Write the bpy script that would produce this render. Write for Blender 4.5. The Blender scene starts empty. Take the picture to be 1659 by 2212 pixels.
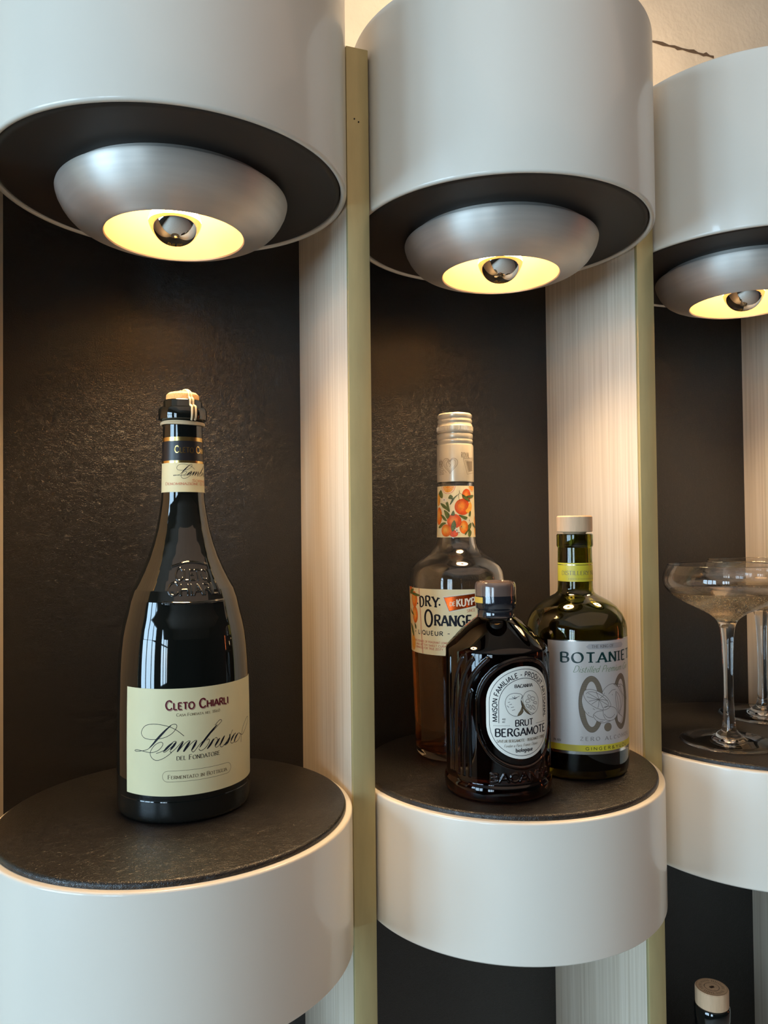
import bpy, bmesh, math, random
import numpy as np
from mathutils import Vector, Matrix
random.seed(7)
SC = bpy.context.scene
COL = SC.collection
PI = math.pi
# ------------------------------------------------------------------ frame of the place
U = 0.117                      # metres per drum radius
CZ, H0 = 2.69846, 1.45         # camera height (drum units) and in metres
P = 2.148                      # bay pitch, in drum radii
ZU, ZL, ZB, ZT, ZS = 4.65828, 1.08318, 0.30806, 5.845, 5.651
YF, YB, T = -0.16638, 1.012, 0.142
def W(x, y, z): return Vector((x*U, y*U, (z-CZ)*U + H0))
def ZM(z): return (z-CZ)*U + H0

# ------------------------------------------------------------------ camera
cam = bpy.data.cameras.new('camera'); co = bpy.data.objects.new('camera', cam); COL.objects.link(co)
cam.sensor_fit = 'VERTICAL'; cam.sensor_height = 36.0; cam.lens = 36.0*1670.903/2212
cam.clip_start = 0.01
def cam_axes(yaw, pitch, roll):
    f = Vector((math.sin(yaw)*math.cos(pitch), math.cos(yaw)*math.cos(pitch), math.sin(pitch)))
    r = Vector((math.cos(yaw), -math.sin(yaw), 0)); u = r.cross(f)
    return math.cos(roll)*r+math.sin(roll)*u, -math.sin(roll)*r+math.cos(roll)*u, f
r_, u_, f_ = cam_axes(0.36062, 0.02025, -0.01054)
m = Matrix((r_, u_, -f_)).transposed().to_4x4(); m.translation = W(-0.4558, -4.61016, CZ)
co.matrix_world = m
SC.camera = co

# ------------------------------------------------------------------ world, daylight, room light, exposure
SC.view_settings.view_transform = 'Standard'; SC.view_settings.look = 'None'
SC.view_settings.gamma = 1.0; SC.view_settings.use_curve_mapping = False
SC.view_settings.exposure = 0.0
SC.cycles.max_bounces = 14; SC.cycles.transmission_bounces = 12; SC.cycles.transparent_max_bounces = 12
SC.cycles.glossy_bounces = 6; SC.cycles.diffuse_bounces = 4
SC.cycles.sample_clamp_indirect = 4.0; SC.cycles.blur_glossy = 0.6
wd = bpy.data.worlds.new('sky'); SC.world = wd; wd.use_nodes = True
wn = wd.node_tree
bg = wn.nodes['Background']
sky = wn.nodes.new('ShaderNodeTexSky'); sky.sky_type = 'NISHITA'; sky.sun_disc = False
sky.sun_elevation = math.radians(35); sky.sun_rotation = math.radians(200)
wn.links.new(sky.outputs[0], bg.inputs[0]); bg.inputs[1].default_value = 0.25
def area(name, loc, look, sx, sy, power, colr):
    l = bpy.data.lights.new(name, 'AREA'); l.shape = 'RECTANGLE'; l.size = sx; l.size_y = sy; l.energy = power; l.color = colr
    o = bpy.data.objects.new(name, l); COL.objects.link(o); o.location = loc
    o.rotation_euler = (Vector(look)-Vector(loc)).to_track_quat('-Z', 'Y').to_euler(); return o
DAY_W, CEIL_W = 128, 13
ROOM = dict(x0=-2.6, x1=4.6, y0=-7.8, y1=YB*U+0.10, z1=2.8)
# daylight behind the tall windows of the left wall, and an added warm fill under the ceiling
for yc in (-1.0, -3.2):
    area('daylight', (-2.85, yc, 1.5), (0, yc, 1.4), 1.6, 1.6, DAY_W, (0.50, 0.76, 1.0))
area('ceiling_fill_light', (0.5, -1.7, 2.78), (0.5, -1.7, 0), 3.2, 2.2, CEIL_W, (1.0, 0.66, 0.46))

# ------------------------------------------------------------------ materials
def nt(name):
    M = bpy.data.materials.new(name); M.use_nodes = True
    return M, M.node_tree, M.node_tree.nodes['Principled BSDF']
def srgb(r, g, b):
    f = lambda c: (c/255)/12.92 if c/255 <= 0.04045 else ((c/255+0.055)/1.055)**2.4
    return (f(r), f(g), f(b), 1)
def mat(name, colr, rough=0.5, metal=0.0, coat=0.0, spec=0.5, ior=None, trans=0.0, noise=None, bump=None, emit=None):
    M, t, b = nt(name)
    b.inputs['Base Color'].default_value = colr; b.inputs['Roughness'].default_value = rough
    b.inputs['Metallic'].default_value = metal; b.inputs['Coat Weight'].default_value = coat
    b.inputs['Coat Roughness'].default_value = 0.05
    b.inputs['Specular IOR Level'].default_value = spec
    b.inputs['Transmission Weight'].default_value = trans
    if ior: b.inputs['IOR'].default_value = ior
    if emit: b.inputs['Emission Color'].default_value = emit[0]; b.inputs['Emission Strength'].default_value = emit[1]
    if noise or bump:
        tc = t.nodes.new('ShaderNodeTexCoord')
    if noise:   # (scale, amount, detail, (sx,sy,sz))
        mp = t.nodes.new('ShaderNodeMapping'); mp.inputs['Scale'].default_value = noise[3] if len(noise) > 3 else (1, 1, 1)
        n = t.nodes.new('ShaderNodeTexNoise'); n.inputs['Scale'].default_value = noise[0]; n.inputs['Detail'].default_value = noise[2]
        r = t.nodes.new('ShaderNodeValToRGB'); a = noise[1]
        r.color_ramp.elements[0].position = 0.3; r.color_ramp.elements[1].position = 0.7
        r.color_ramp.elements[0].color = [c*(1-a) for c in colr[:3]]+[1]; r.color_ramp.elements[1].color = [min(1, c*(1+a)) for c in colr[:3]]+[1]
        t.links.new(tc.outputs['Object'], mp.inputs[0]); t.links.new(mp.outputs[0], n.inputs['Vector']); t.links.new(n.outputs['Fac'], r.inputs[0]); t.links.new(r.outputs[0], b.inputs['Base Color'])
    if bump:    # (kind, scale, strength, distance, (sx,sy,sz))
        mp = t.nodes.new('ShaderNodeMapping'); mp.inputs['Scale'].default_value = bump[4] if len(bump) > 4 else (1, 1, 1)
        t.links.new(tc.outputs['Object'], mp.inputs[0])
        if bump[0] == 'leather':
            n0 = t.nodes.new('ShaderNodeTexNoise'); n0.inputs['Scale'].default_value = bump[1]*0.35; n0.inputs['Detail'].default_value = 3
            mx = t.nodes.new('ShaderNodeMixRGB'); mx.blend_type = 'ADD'; mx.inputs[0].default_value = 0.035
            t.links.new(mp.outputs[0], n0.inputs['Vector']); t.links.new(mp.outputs[0], mx.inputs[1]); t.links.new(n0.outputs['Color'], mx.inputs[2])
            n = t.nodes.new('ShaderNodeTexVoronoi'); n.feature = 'DISTANCE_TO_EDGE'; n.inputs['Scale'].default_value = bump[1]
            t.links.new(mx.outputs[0], n.inputs['Vector'])
            rr = t.nodes.new('ShaderNodeMath'); rr.operation = 'MINIMUM'; rr.inputs[1].default_value = 0.18
            t.links.new(n.outputs['Distance'], rr.inputs[0]); src = rr.outputs[0]
        else:
            n = t.nodes.new('ShaderNodeTexNoise'); n.inputs['Scale'].default_value = bump[1]; n.inputs['Detail'].default_value = 4
            t.links.new(mp.outputs[0], n.inputs['Vector']); src = n.outputs['Fac']
        bp = t.nodes.new('ShaderNodeBump'); bp.inputs['Strength'].default_value = bump[2]; bp.inputs['Distance'].default_value = bump[3]
        t.links.new(src, bp.inputs['Height']); t.links.new(bp.outputs[0], b.inputs['Normal'])
    return M
M = {}
M['lacquer'] = mat('cream_lacquer', srgb(230, 223, 209), 0.28, coat=0.45, noise=(6, 0.02, 3), bump=('noise', 40, 0.03, 0.001))
M['pad'] = mat('black_leatherette', srgb(27, 24, 22), 0.36, spec=0.6, noise=(420, 0.5, 6), bump=('leather', 320, 0.55, 0.0009))
M['pad_under'] = mat('charcoal_leatherette', srgb(52, 47, 43), 0.55, spec=0.35, bump=('leather', 900, 0.15, 0.0005))
M['leather'] = mat('dark_leather', srgb(17, 15, 14), 0.37, spec=0.75, bump=('leather', 350, 0.45, 0.0011))
M['alu'] = mat('brushed_aluminium', (0.72, 0.665, 0.60, 1), 0.52, metal=0.72, noise=(20, 0.05, 4, (1, 1, 14)), bump=('noise', 30, 0.04, 0.0006, (1, 1, 40)))
def brushed(Mx):
    t = Mx.node_tree; b = t.nodes['Principled BSDF']; tg = t.nodes.new('ShaderNodeTangent'); tg.direction_type = 'RADIAL'; tg.axis = 'Z'
    t.links.new(tg.outputs[0], b.inputs['Tangent']); b.inputs['Anisotropic'].default_value = 0.8; b.inputs['Anisotropic Rotation'].default_value = 0.25
brushed(M['alu'])
M['inner'] = mat('satin_reflector', (0.82, 0.62, 0.36, 1), 0.5, metal=0.0, spec=0.6)
M['mirror'] = mat('silvered_glass', (0.85, 0.84, 0.80, 1), 0.04, metal=1.0)
M['glow'] = mat('lit_bulb_glass', (1, 0.8, 0.5, 1), 0.4, emit=((1.0, 0.62, 0.26, 1), 34))
M['bulbtext'] = mat('bulb_print', srgb(176, 138, 44), 0.4)
M['brass'] = mat('satin_brass_strip', srgb(196, 182, 132), 0.42, metal=0.38, noise=(25, 0.06, 4, (6, 6, 1)), bump=('noise', 60, 0.06, 0.0008, (6, 6, 1)))
M['hole'] = mat('dark_hole', (0.004, 0.003, 0.003, 1), 0.8)
M['concrete'] = mat('raw_concrete', srgb(206, 192, 172), 0.85, spec=0.2, noise=(9, 0.12, 10), bump=('noise', 130, 0.35, 0.002))
M['crack'] = mat('concrete_crack', srgb(90, 72, 55), 0.9)
M['blackglass'] = mat('near_black_bottle_glass', (0.006, 0.007, 0.006, 1), 0.03, spec=0.6, coat=0.3)
M['cork'] = mat('cork', srgb(205, 160, 105), 0.8, noise=(900, 0.25, 4))
M['string'] = mat('natural_twine', srgb(215, 190, 150), 0.8)
M['gold'] = mat('gold_foil', srgb(226, 190, 118), 0.22, metal=1.0)
M['black'] = mat('black_paper', (0.010, 0.010, 0.012, 1), 0.35)
M['cream'] = mat('cream_paper', srgb(228, 217, 172), 0.5, spec=0.35, noise=(60, 0.02, 4))
M['ink'] = mat('dark_ink', (0.008, 0.008, 0.014, 1), 0.5, spec=0.2)
M['grey'] = mat('grey_brown_ink', srgb(105, 92, 70), 0.5, spec=0.2)
M['maroon'] = mat('maroon_ink', srgb(98, 24, 38), 0.5, spec=0.2)
M['shade'] = mat('pale_maroon_ink', srgb(168, 142, 118), 0.5, spec=0.2)
M['red'] = mat('red_ink', srgb(196, 74, 46), 0.5, spec=0.2)
M['clear'] = mat('clear_glass', (1, 1, 1, 1), 0.0, trans=1.0, ior=1.5)
M['amber'] = mat('amber_liqueur', (0.46, 0.14, 0.028, 1), 0.0, trans=1.0, ior=1.36)
M['green'] = mat('olive_bottle_glass', (0.18, 0.18, 0.018, 1), 0.0, trans=1.0, ior=1.5)
M['brown'] = mat('dark_amber_glass', (0.030, 0.0065, 0.002, 1), 0.02, trans=1.0, ior=1.48)
M['drink'] = mat('pale_sparkling_drink', (1.0, 0.92, 0.78, 1), 0.0, trans=1.0, ior=1.34, bump=('noise', 900, 0.35, 0.0006))
M['bubble'] = mat('gas_bubble', (1, 0.86, 0.60, 1), 0.15, trans=0.05, ior=1.3, spec=1.0)
M['cap'] = mat('pearl_cap', srgb(200, 188, 164), 0.30, metal=0.25, coat=0.4)
M['capink'] = mat('grey_cap_print', srgb(140, 126, 106), 0.4, metal=0.3)
M['paper'] = mat('warm_cream_label', srgb(243, 226, 178), 0.45, spec=0.35)
M['orange'] = mat('orange_print', srgb(236, 116, 34), 0.45, spec=0.35, noise=(260, 0.22, 4))
M['deeporange'] = mat('red_orange_print', srgb(222, 84, 36), 0.45, spec=0.35, noise=(260, 0.22, 4))
M['lightorange'] = mat('light_orange_print', srgb(248, 172, 66), 0.45, spec=0.35, noise=(260, 0.14, 4))
for nm_, ca_, cb_ in (('orange', (236, 116, 34), (250, 178, 84)), ('deeporange', (222, 84, 36), (242, 146, 60))):
    for k in range(4): M['fruit_%s%d' % (nm_, k)] = mat('fruit_print', srgb(*[ca_[i]+(cb_[i]-ca_[i])*(k+1)/4 for i in range(3)]), 0.45, spec=0.35, noise=(260, 0.16, 4))
M['leaf'] = mat('leaf_print', srgb(104, 116, 58), 0.45, spec=0.35, noise=(400, 0.3, 4))
M['leafdark'] = mat('dark_leaf_print', srgb(58, 64, 30), 0.45, spec=0.35)
M['petal'] = mat('petal_print', srgb(246, 230, 205), 0.45, spec=0.35)
M['foil'] = mat('orange_foil', srgb(226, 88, 26), 0.25, metal=0.85)
M['wax'] = mat('clear_film_brown_cap', srgb(100, 84, 76), 0.16, spec=0.6, coat=0.8, bump=('noise', 160, 0.25, 0.002, (1, 1, 0.5)))
M['dkwax'] = mat('black_cap_under_film', srgb(34, 34, 38), 0.12, spec=0.6, coat=0.8, bump=('noise', 160, 0.25, 0.002, (1, 1, 0.5)))
M['tape'] = mat('yellow_seal', srgb(214, 172, 74), 0.35)
M['white'] = mat('pale_label', srgb(226, 226, 216), 0.5, spec=0.3)
M['ginfill'] = mat('clear_spirit', (0.06, 0.06, 0.02, 1), 0.0, trans=1.0, ior=1.34)
M['wood'] = mat('pale_beech', srgb(206, 172, 136), 0.6, noise=(60, 0.12, 5, (6, 6, 0.6)), bump=('noise', 300, 0.12, 0.001, (1, 1, 0.2)))
M['woodink'] = mat('branded_print', srgb(70, 50, 36), 0.6)
M['satin'] = mat('silver_satin_label', srgb(214, 208, 202), 0.38, metal=0.35, bump=('noise', 500, 0.08, 0.0006))
M['silver'] = mat('silver_foil', srgb(220, 215, 205), 0.18, metal=1.0)
M['lime'] = mat('yellow_green_band', srgb(206, 190, 56), 0.4)
M['teal'] = mat('dark_teal_ink', srgb(6, 50, 48), 0.35)
M['sage'] = mat('sage_ink', srgb(120, 140, 104), 0.4)
M['bronze'] = mat('bronze_foil', srgb(140, 126, 106), 0.3, metal=0.35)
M['bronzeline'] = mat('bronze_line', srgb(98, 90, 82), 0.4)
M['band'] = mat('grey_arrow_band', srgb(184, 182, 182), 0.4, metal=0.3)
M['neon'] = mat('glowing_orange_tube', (1, .3, .1, 1), .4, emit=((1, .22, .06, 1), 24))
M['frame'] = mat('dark_window_frame', (0.01, 0.01, 0.012, 1), 0.5)
M['roomwall'] = mat('dark_room_wall', srgb(70, 64, 60), 0.8, noise=(3, 0.15, 4))
M['floor'] = mat('pale_room_floor', srgb(205, 196, 184), 0.5, noise=(4, 0.2, 5, (1, 12, 1)))  # unseen floor kept pale to brighten what the lamp dishes reflect
M['ceil'] = mat('room_ceiling', srgb(172, 160, 148), 0.85, noise=(3, 0.08, 5))

# wood-grained partition board: cream lacquered ash, grain along z
def grain():
    Mx, t, b = nt('cream_ash_grain')
    b.inputs['Roughness'].default_value = 0.42
    tc = t.nodes.new('ShaderNodeTexCoord'); mp = t.nodes.new('ShaderNodeMapping'); mp.inputs['Scale'].default_value = (60, 420, 5)
    n = t.nodes.new('ShaderNodeTexNoise'); n.inputs['Scale'].default_value = 1.0; n.inputs['Detail'].default_value = 3; n.inputs['Roughness'].default_value = 0.6
    r = t.nodes.new('ShaderNodeValToRGB'); r.color_ramp.elements[0].position = 0.3; r.color_ramp.elements[1].position = 0.72
    r.color_ramp.elements[0].color = srgb(208, 191, 167); r.color_ramp.elements[1].color = srgb(233, 219, 199)
    t.links.new(tc.outputs['Object'], mp.inputs[0]); t.links.new(mp.outputs[0], n.inputs['Vector'])
    t.links.new(n.outputs['Fac'], r.inputs[0]); t.links.new(r.outputs[0], b.inputs['Base Color'])
    bp = t.nodes.new('ShaderNodeBump'); bp.inputs['Strength'].default_value = 0.22; bp.inputs['Distance'].default_value = 0.0008
    t.links.new(n.outputs['Fac'], bp.inputs['Height']); t.links.new(bp.outputs[0], b.inputs['Normal'])
    return Mx
M['grain'] = grain()
def pane_mat():
    Mx = bpy.data.materials.new('window_glass'); Mx.use_nodes = True; t = Mx.node_tree; t.nodes.clear()
    o = t.nodes.new('ShaderNodeOutputMaterial'); mx = t.nodes.new('ShaderNodeMixShader'); a = t.nodes.new('ShaderNodeBsdfTransparent'); g = t.nodes.new('ShaderNodeBsdfGlossy')
    g.inputs['Roughness'].default_value = 0.02; mx.inputs[0].default_value = 0.06
    t.links.new(a.outputs[0], mx.inputs[1]); t.links.new(g.outputs[0], mx.inputs[2]); t.links.new(mx.outputs[0], o.inputs[0]); return Mx
M['pane'] = pane_mat()

# ------------------------------------------------------------------ object helpers
def link(name, verts, faces, mats, parent=None, midx=None, smooth=True, angle=35):
    me = bpy.data.meshes.new(name); me.from_pydata([tuple(v) for v in verts], [], faces); me.validate()
    for mm in (mats if isinstance(mats, (list, tuple)) else [mats]): me.materials.append(M[mm])
    if midx is not None and len(midx) == len(me.polygons): me.polygons.foreach_set('material_index', midx)
    if smooth:
        me.shade_smooth(); me.set_sharp_from_angle(angle=math.radians(angle))
    me.update()
    o = bpy.data.objects.new(name, me); COL.objects.link(o)
    if parent: o.parent = parent
    return o
def empty(name, loc, label=None, cat=None, group=None):
    o = bpy.data.objects.new(name, None); COL.objects.link(o); o.location = loc; o.empty_display_size = 0.02
    tag(o, label, cat, group); return o
def tag(o, label=None, cat=None, group=None, kind=None):
    if label: o['label'] = label
    if cat: o['category'] = cat
    if group: o['group'] = group
    if kind: o['kind'] = kind
    return o
def copy_tree(o, parent=None):
    c = o.copy(); COL.objects.link(c)
    if parent: c.parent = parent
    for ch in o.children: copy_tree(ch, c)
    return c
def fix_normals(o):
    bm = bmesh.new(); bm.from_mesh(o.data); bmesh.ops.recalc_face_normals(bm, faces=bm.faces); bm.to_mesh(o.data); bm.free(); return o
def lathe_data(prof, seg=96, closed=False):
    """prof: list of (r, z); points with r==0 close on the axis."""
    V, F, rings = [], [], []
    for r, z in prof:
        if r <= 1e-9: rings.append([len(V)]); V.append((0, 0, z))
        else:
            rings.append(list(range(len(V), len(V)+seg)))
            V += [(r*math.cos(2*PI*k/seg), r*math.sin(2*PI*k/seg), z) for k in range(seg)]
    pairs = list(zip(rings[:-1], rings[1:]))
    if closed: pairs.append((rings[-1], rings[0]))
    for a, b in pairs:
        for k in range(seg):
            k2 = (k+1) % seg
            if len(a) == 1 and len(b) == 1: continue
            if len(a) == 1: F.append((a[0], b[k], b[k2]))
            elif len(b) == 1: F.append((a[k], b[0], a[k2]))
            else: F.append((a[k], b[k], b[k2], a[k2]))
    return V, F
def lathe(name, prof, mt, parent=None, seg=96, closed=False, mm=True, angle=35, orient=False):
    s = 0.001 if mm else 1.0
    V, F = lathe_data([(r*s, z*s) for r, z in prof], seg, closed)
    if orient: return link(name, V, [f[::-1] for f in F], mt, parent, angle=angle)
    return fix_normals(link(name, V, F, mt, parent, angle=angle))
def box_data(x0, x1, y0, y1, z0, z1):
    V = [(x, y, z) for z in (z0, z1) for y in (y0, y1) for x in (x0, x1)]
    F = [(0, 2, 3, 1), (4, 5, 7, 6), (0, 1, 5, 4), (2, 6, 7, 3), (0, 4, 6, 2), (1, 3, 7, 5)]
    return V, F
def boxes(name, bl, mt, parent=None, bevel=0.0):
    V, F = [], []
    for b in bl:
        v, f = box_data(*b); n = len(V); V += v; F += [tuple(i+n for i in q) for q in f]
    o = link(name, V, F, mt, parent, smooth=False)
    if bevel:
        bm = bmesh.new(); bm.from_mesh(o.data)
        bmesh.ops.bevel(bm, geom=list(bm.edges), offset=bevel, segments=2, profile=0.5, affect='EDGES')
        bm.to_mesh(o.data); bm.free()
        o.data.shade_smooth(); o.data.set_sharp_from_angle(angle=math.radians(40))
    return o
def tube_data(pts, r, seg=8):
    V, F = [], []; n = len(pts); pts = [Vector(p) for p in pts]
    up = None
    for i, p in enumerate(pts):
        d = (pts[min(i+1, n-1)]-pts[max(i-1, 0)]).normalized()
        a = d.orthogonal().normalized() if up is None else (up-d*up.dot(d)).normalized()
        up = a; b = d.cross(a)
        V += [p+r*(math.cos(2*PI*k/seg)*a+math.sin(2*PI*k/seg)*b) for k in range(seg)]
    for i in range(n-1):
        for k in range(seg):
            F.append((i*seg+k, i*seg+(k+1) % seg, (i+1)*seg+(k+1) % seg, (i+1)*seg+k))
    F.append(tuple(range(seg))[::-1]); F.append(tuple((n-1)*seg+k for k in range(seg)))
    return V, F
def spline(pts, n=6, closed=False):
    pts = [np.array(p, float) for p in pts]; out = []
    N = len(pts)
    if N < 3 and not closed:
        return [tuple(pts[0]+(pts[1]-pts[0])*k/n) for k in range(n+1)]
    rng = N if closed else N-1
    for i in range(rng):
        if closed: p0, p1, p2, p3 = pts[(i-1) % N], pts[i], pts[(i+1) % N], pts[(i+2) % N]
        else: p0, p1, p2, p3 = pts[max(i-1, 0)], pts[i], pts[i+1], pts[min(i+2, N-1)]
        for k in range(n):
            t = k/n
            out.append(tuple(0.5*((2*p1)+(-p0+p2)*t+(2*p0-5*p1+4*p2-p3)*t*t+(-p0+3*p1-3*p2+p3)*t**3)))
    if not closed: out.append(tuple(pts[-1]))
    return out

# ------------------------------------------------------------------ lettering: a small stroke alphabet
# strokes separated by '|'; '~' = smooth curve through the points, else straight segments; cap height 1
G = {
'A':('0,0 .36,1|.36,1 .72,0|.13,.34 .59,.34',.72),'B':('.08,0 .08,1|~.08,1 .35,1 .52,.93 .55,.77 .48,.6 .3,.53 .08,.53|~.08,.53 .35,.53 .55,.46 .6,.27 .52,.07 .33,0 .08,0',.64),
'C':('~.66,.8 .56,.94 .4,1 .18,.88 .06,.5 .18,.12 .4,0 .57,.05 .68,.2',.72),'D':('.08,0 .08,1|~.08,1 .35,1 .6,.85 .7,.5 .6,.15 .35,0 .08,0',.76),
'E':('.08,0 .08,1|.08,1 .54,1|.08,.53 .46,.53|.08,0 .56,0',.6),'F':('.08,0 .08,1|.08,1 .54,1|.08,.52 .45,.52',.57),
'G':('~.66,.8 .56,.94 .4,1 .18,.88 .06,.5 .18,.12 .4,0 .57,.04 .66,.12|.66,.1 .66,.44|.45,.44 .7,.44',.76),'H':('.08,0 .08,1|.66,0 .66,1|.08,.52 .66,.52',.74),
'I':('.1,0 .1,1',.2),'J':('~.34,1 .34,.25 .28,.05 .14,0 .04,.08',.44),'K':('.08,0 .08,1|.08,.42 .58,1|.24,.58 .64,0',.66),'L':('.08,0 .08,1|.08,0 .52,0',.55),
'M':('.06,0 .1,1|.1,1 .45,.1|.45,.1 .8,1|.8,1 .84,0',.9),'N':('.08,0 .08,1|.08,1 .66,0|.66,0 .66,1',.74),'O':('~o.42,1 .16,.87 .05,.5 .16,.13 .42,0 .68,.13 .79,.5 .68,.87',.84),
'P':('.08,0 .08,1|~.08,1 .36,1 .54,.9 .57,.73 .5,.55 .32,.47 .08,.47',.6),'Q':('~o.42,1 .16,.87 .05,.5 .16,.13 .42,0 .68,.13 .79,.5 .68,.87|.5,.22 .76,-.08',.84),
'R':('.08,0 .08,1|~.08,1 .36,1 .54,.92 .57,.75 .5,.58 .32,.51 .08,.51|.32,.5 .64,0',.66),'S':('~.52,.84 .42,.97 .28,1 .12,.93 .07,.76 .16,.61 .34,.5 .5,.39 .56,.23 .48,.06 .3,0 .14,.03 .05,.17',.6),
'T':('.33,0 .33,1|.02,1 .64,1',.66),'U':('~.08,1 .08,.35 .16,.08 .37,0 .58,.08 .66,.35 .66,1',.74),'V':('0,1 .36,0|.36,0 .7,1',.7),'W':('0,1 .25,0|.25,0 .5,.95|.5,.95 .75,0|.75,0 1,1',1.0),
'X':('.02,1 .64,0|.02,0 .64,1',.66),'Y':('0,1 .34,.46|.66,1 .34,.46|.34,.46 .34,0',.66),'Z':('.05,1 .58,1|.58,1 .04,0|.04,0 .6,0',.62),
'0':('~o.3,1 .12,.85 .05,.5 .12,.15 .3,0 .48,.15 .55,.5 .48,.85',.6),'1':('.22,0 .22,1|.08,.82 .22,1',.36),'4':('.42,0 .42,1|.42,1 .04,.3|.04,.3 .58,.3',.6),'6':('~.48,.95 .25,.8 .08,.45 .1,.15 .3,0 .48,.1 .52,.32 .4,.5 .22,.48 .09,.33',.58),
'8':('~o.3,1 .14,.92 .11,.75 .3,.55 .5,.3 .46,.08 .3,0 .14,.08 .1,.3 .3,.55 .49,.75 .46,.92',.6),'7':('.04,1 .52,1|.52,1 .2,0',.56),'.':('.06,0 .06,.08',.16),',':('.08,.06 .03,-.14',.16),'-':('.04,.42 .34,.42',.38),'%':('~o.14,1 .04,.75 .14,.5 .24,.75|.6,1 .1,0|~o.56,.5 .46,.25 .56,0 .66,.25',.7),
'&':('~.7,.02 .3,.5 .14,.75 .2,.95 .34,1 .46,.9 .44,.72 .14,.42 .06,.2 .16,.03 .34,0 .52,.12 .66,.42',.74),"'":('.06,.8 .06,1',.14),' ':('',.32),
'a':('~.42,.5 .3,.6 .14,.55 .05,.3 .12,.05 .24,0 .36,.1 .44,.35|~.44,.6 .42,.2 .46,.02 .54,.06',.52),'b':('.08,1 .08,.02|~.08,.4 .2,.58 .36,.58 .45,.3 .36,.03 .2,0 .08,.12',.5),'c':('~.42,.48 .32,.6 .16,.55 .06,.3 .15,.04 .3,0 .42,.12',.46),
'd':('~.42,.5 .3,.6 .14,.55 .05,.3 .12,.05 .24,0 .36,.1 .44,.35|.44,1 .44,.02',.52),'e':('~.07,.3 .44,.34 .4,.54 .27,.6 .12,.52 .06,.28 .14,.04 .29,0 .44,.12',.48),'f':('~.36,.92 .26,1 .16,.85 .15,0|.03,.58 .3,.58',.3),
'g':('~.42,.5 .3,.6 .14,.55 .05,.3 .12,.08 .24,.02 .36,.12 .44,.35|~.44,.6 .44,-.1 .34,-.3 .18,-.3 .06,-.2',.52),'i':('.1,.58 .1,0|.1,.8 .1,.88',.2),'l':('.1,1 .1,0',.2),'m':('.08,.58 .08,0|~.08,.38 .18,.56 .3,.58 .36,.44 .36,0|~.36,.38 .46,.56 .58,.58 .64,.44 .64,0',.72),
'n':('.08,.58 .08,0|~.08,.38 .2,.57 .34,.57 .41,.42 .41,0',.5),'o':('~o.26,.6 .11,.5 .06,.3 .11,.1 .26,0 .41,.1 .46,.3 .41,.5',.52),'p':('.08,.58 .08,-.3|~.08,.4 .2,.58 .36,.58 .45,.3 .36,.03 .2,0 .08,.12',.5),'q':('~.42,.5 .3,.6 .14,.55 .05,.3 .12,.05 .24,0 .36,.1 .44,.35|.44,.58 .44,-.3',.52),
'r':('.08,.58 .08,0|~.08,.36 .18,.54 .34,.58',.34),'s':('~.36,.5 .26,.6 .12,.56 .09,.43 .2,.33 .34,.24 .37,.1 .26,0 .1,.02 .04,.12',.42),'t':('~.14,.85 .14,.15 .22,0 .34,.05|.02,.58 .3,.58',.36),'u':('~.07,.58 .07,.18 .15,.02 .28,.02 .41,.2|.42,.58 .42,0',.5),
}
def glyph(ch):
    s, adv = G[ch]; out = []
    for st in [q for q in s.split('|') if q]:
        sm = st.startswith('~'); cl = st.startswith('~o'); st = st.lstrip('~').lstrip('o')
        pts = [tuple(map(float, q.split(','))) for q in st.split()]
        out.append((spline(pts, 5, cl)+([pts[0]] if cl else []) if sm else pts, sm))
    return out, adv
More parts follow.
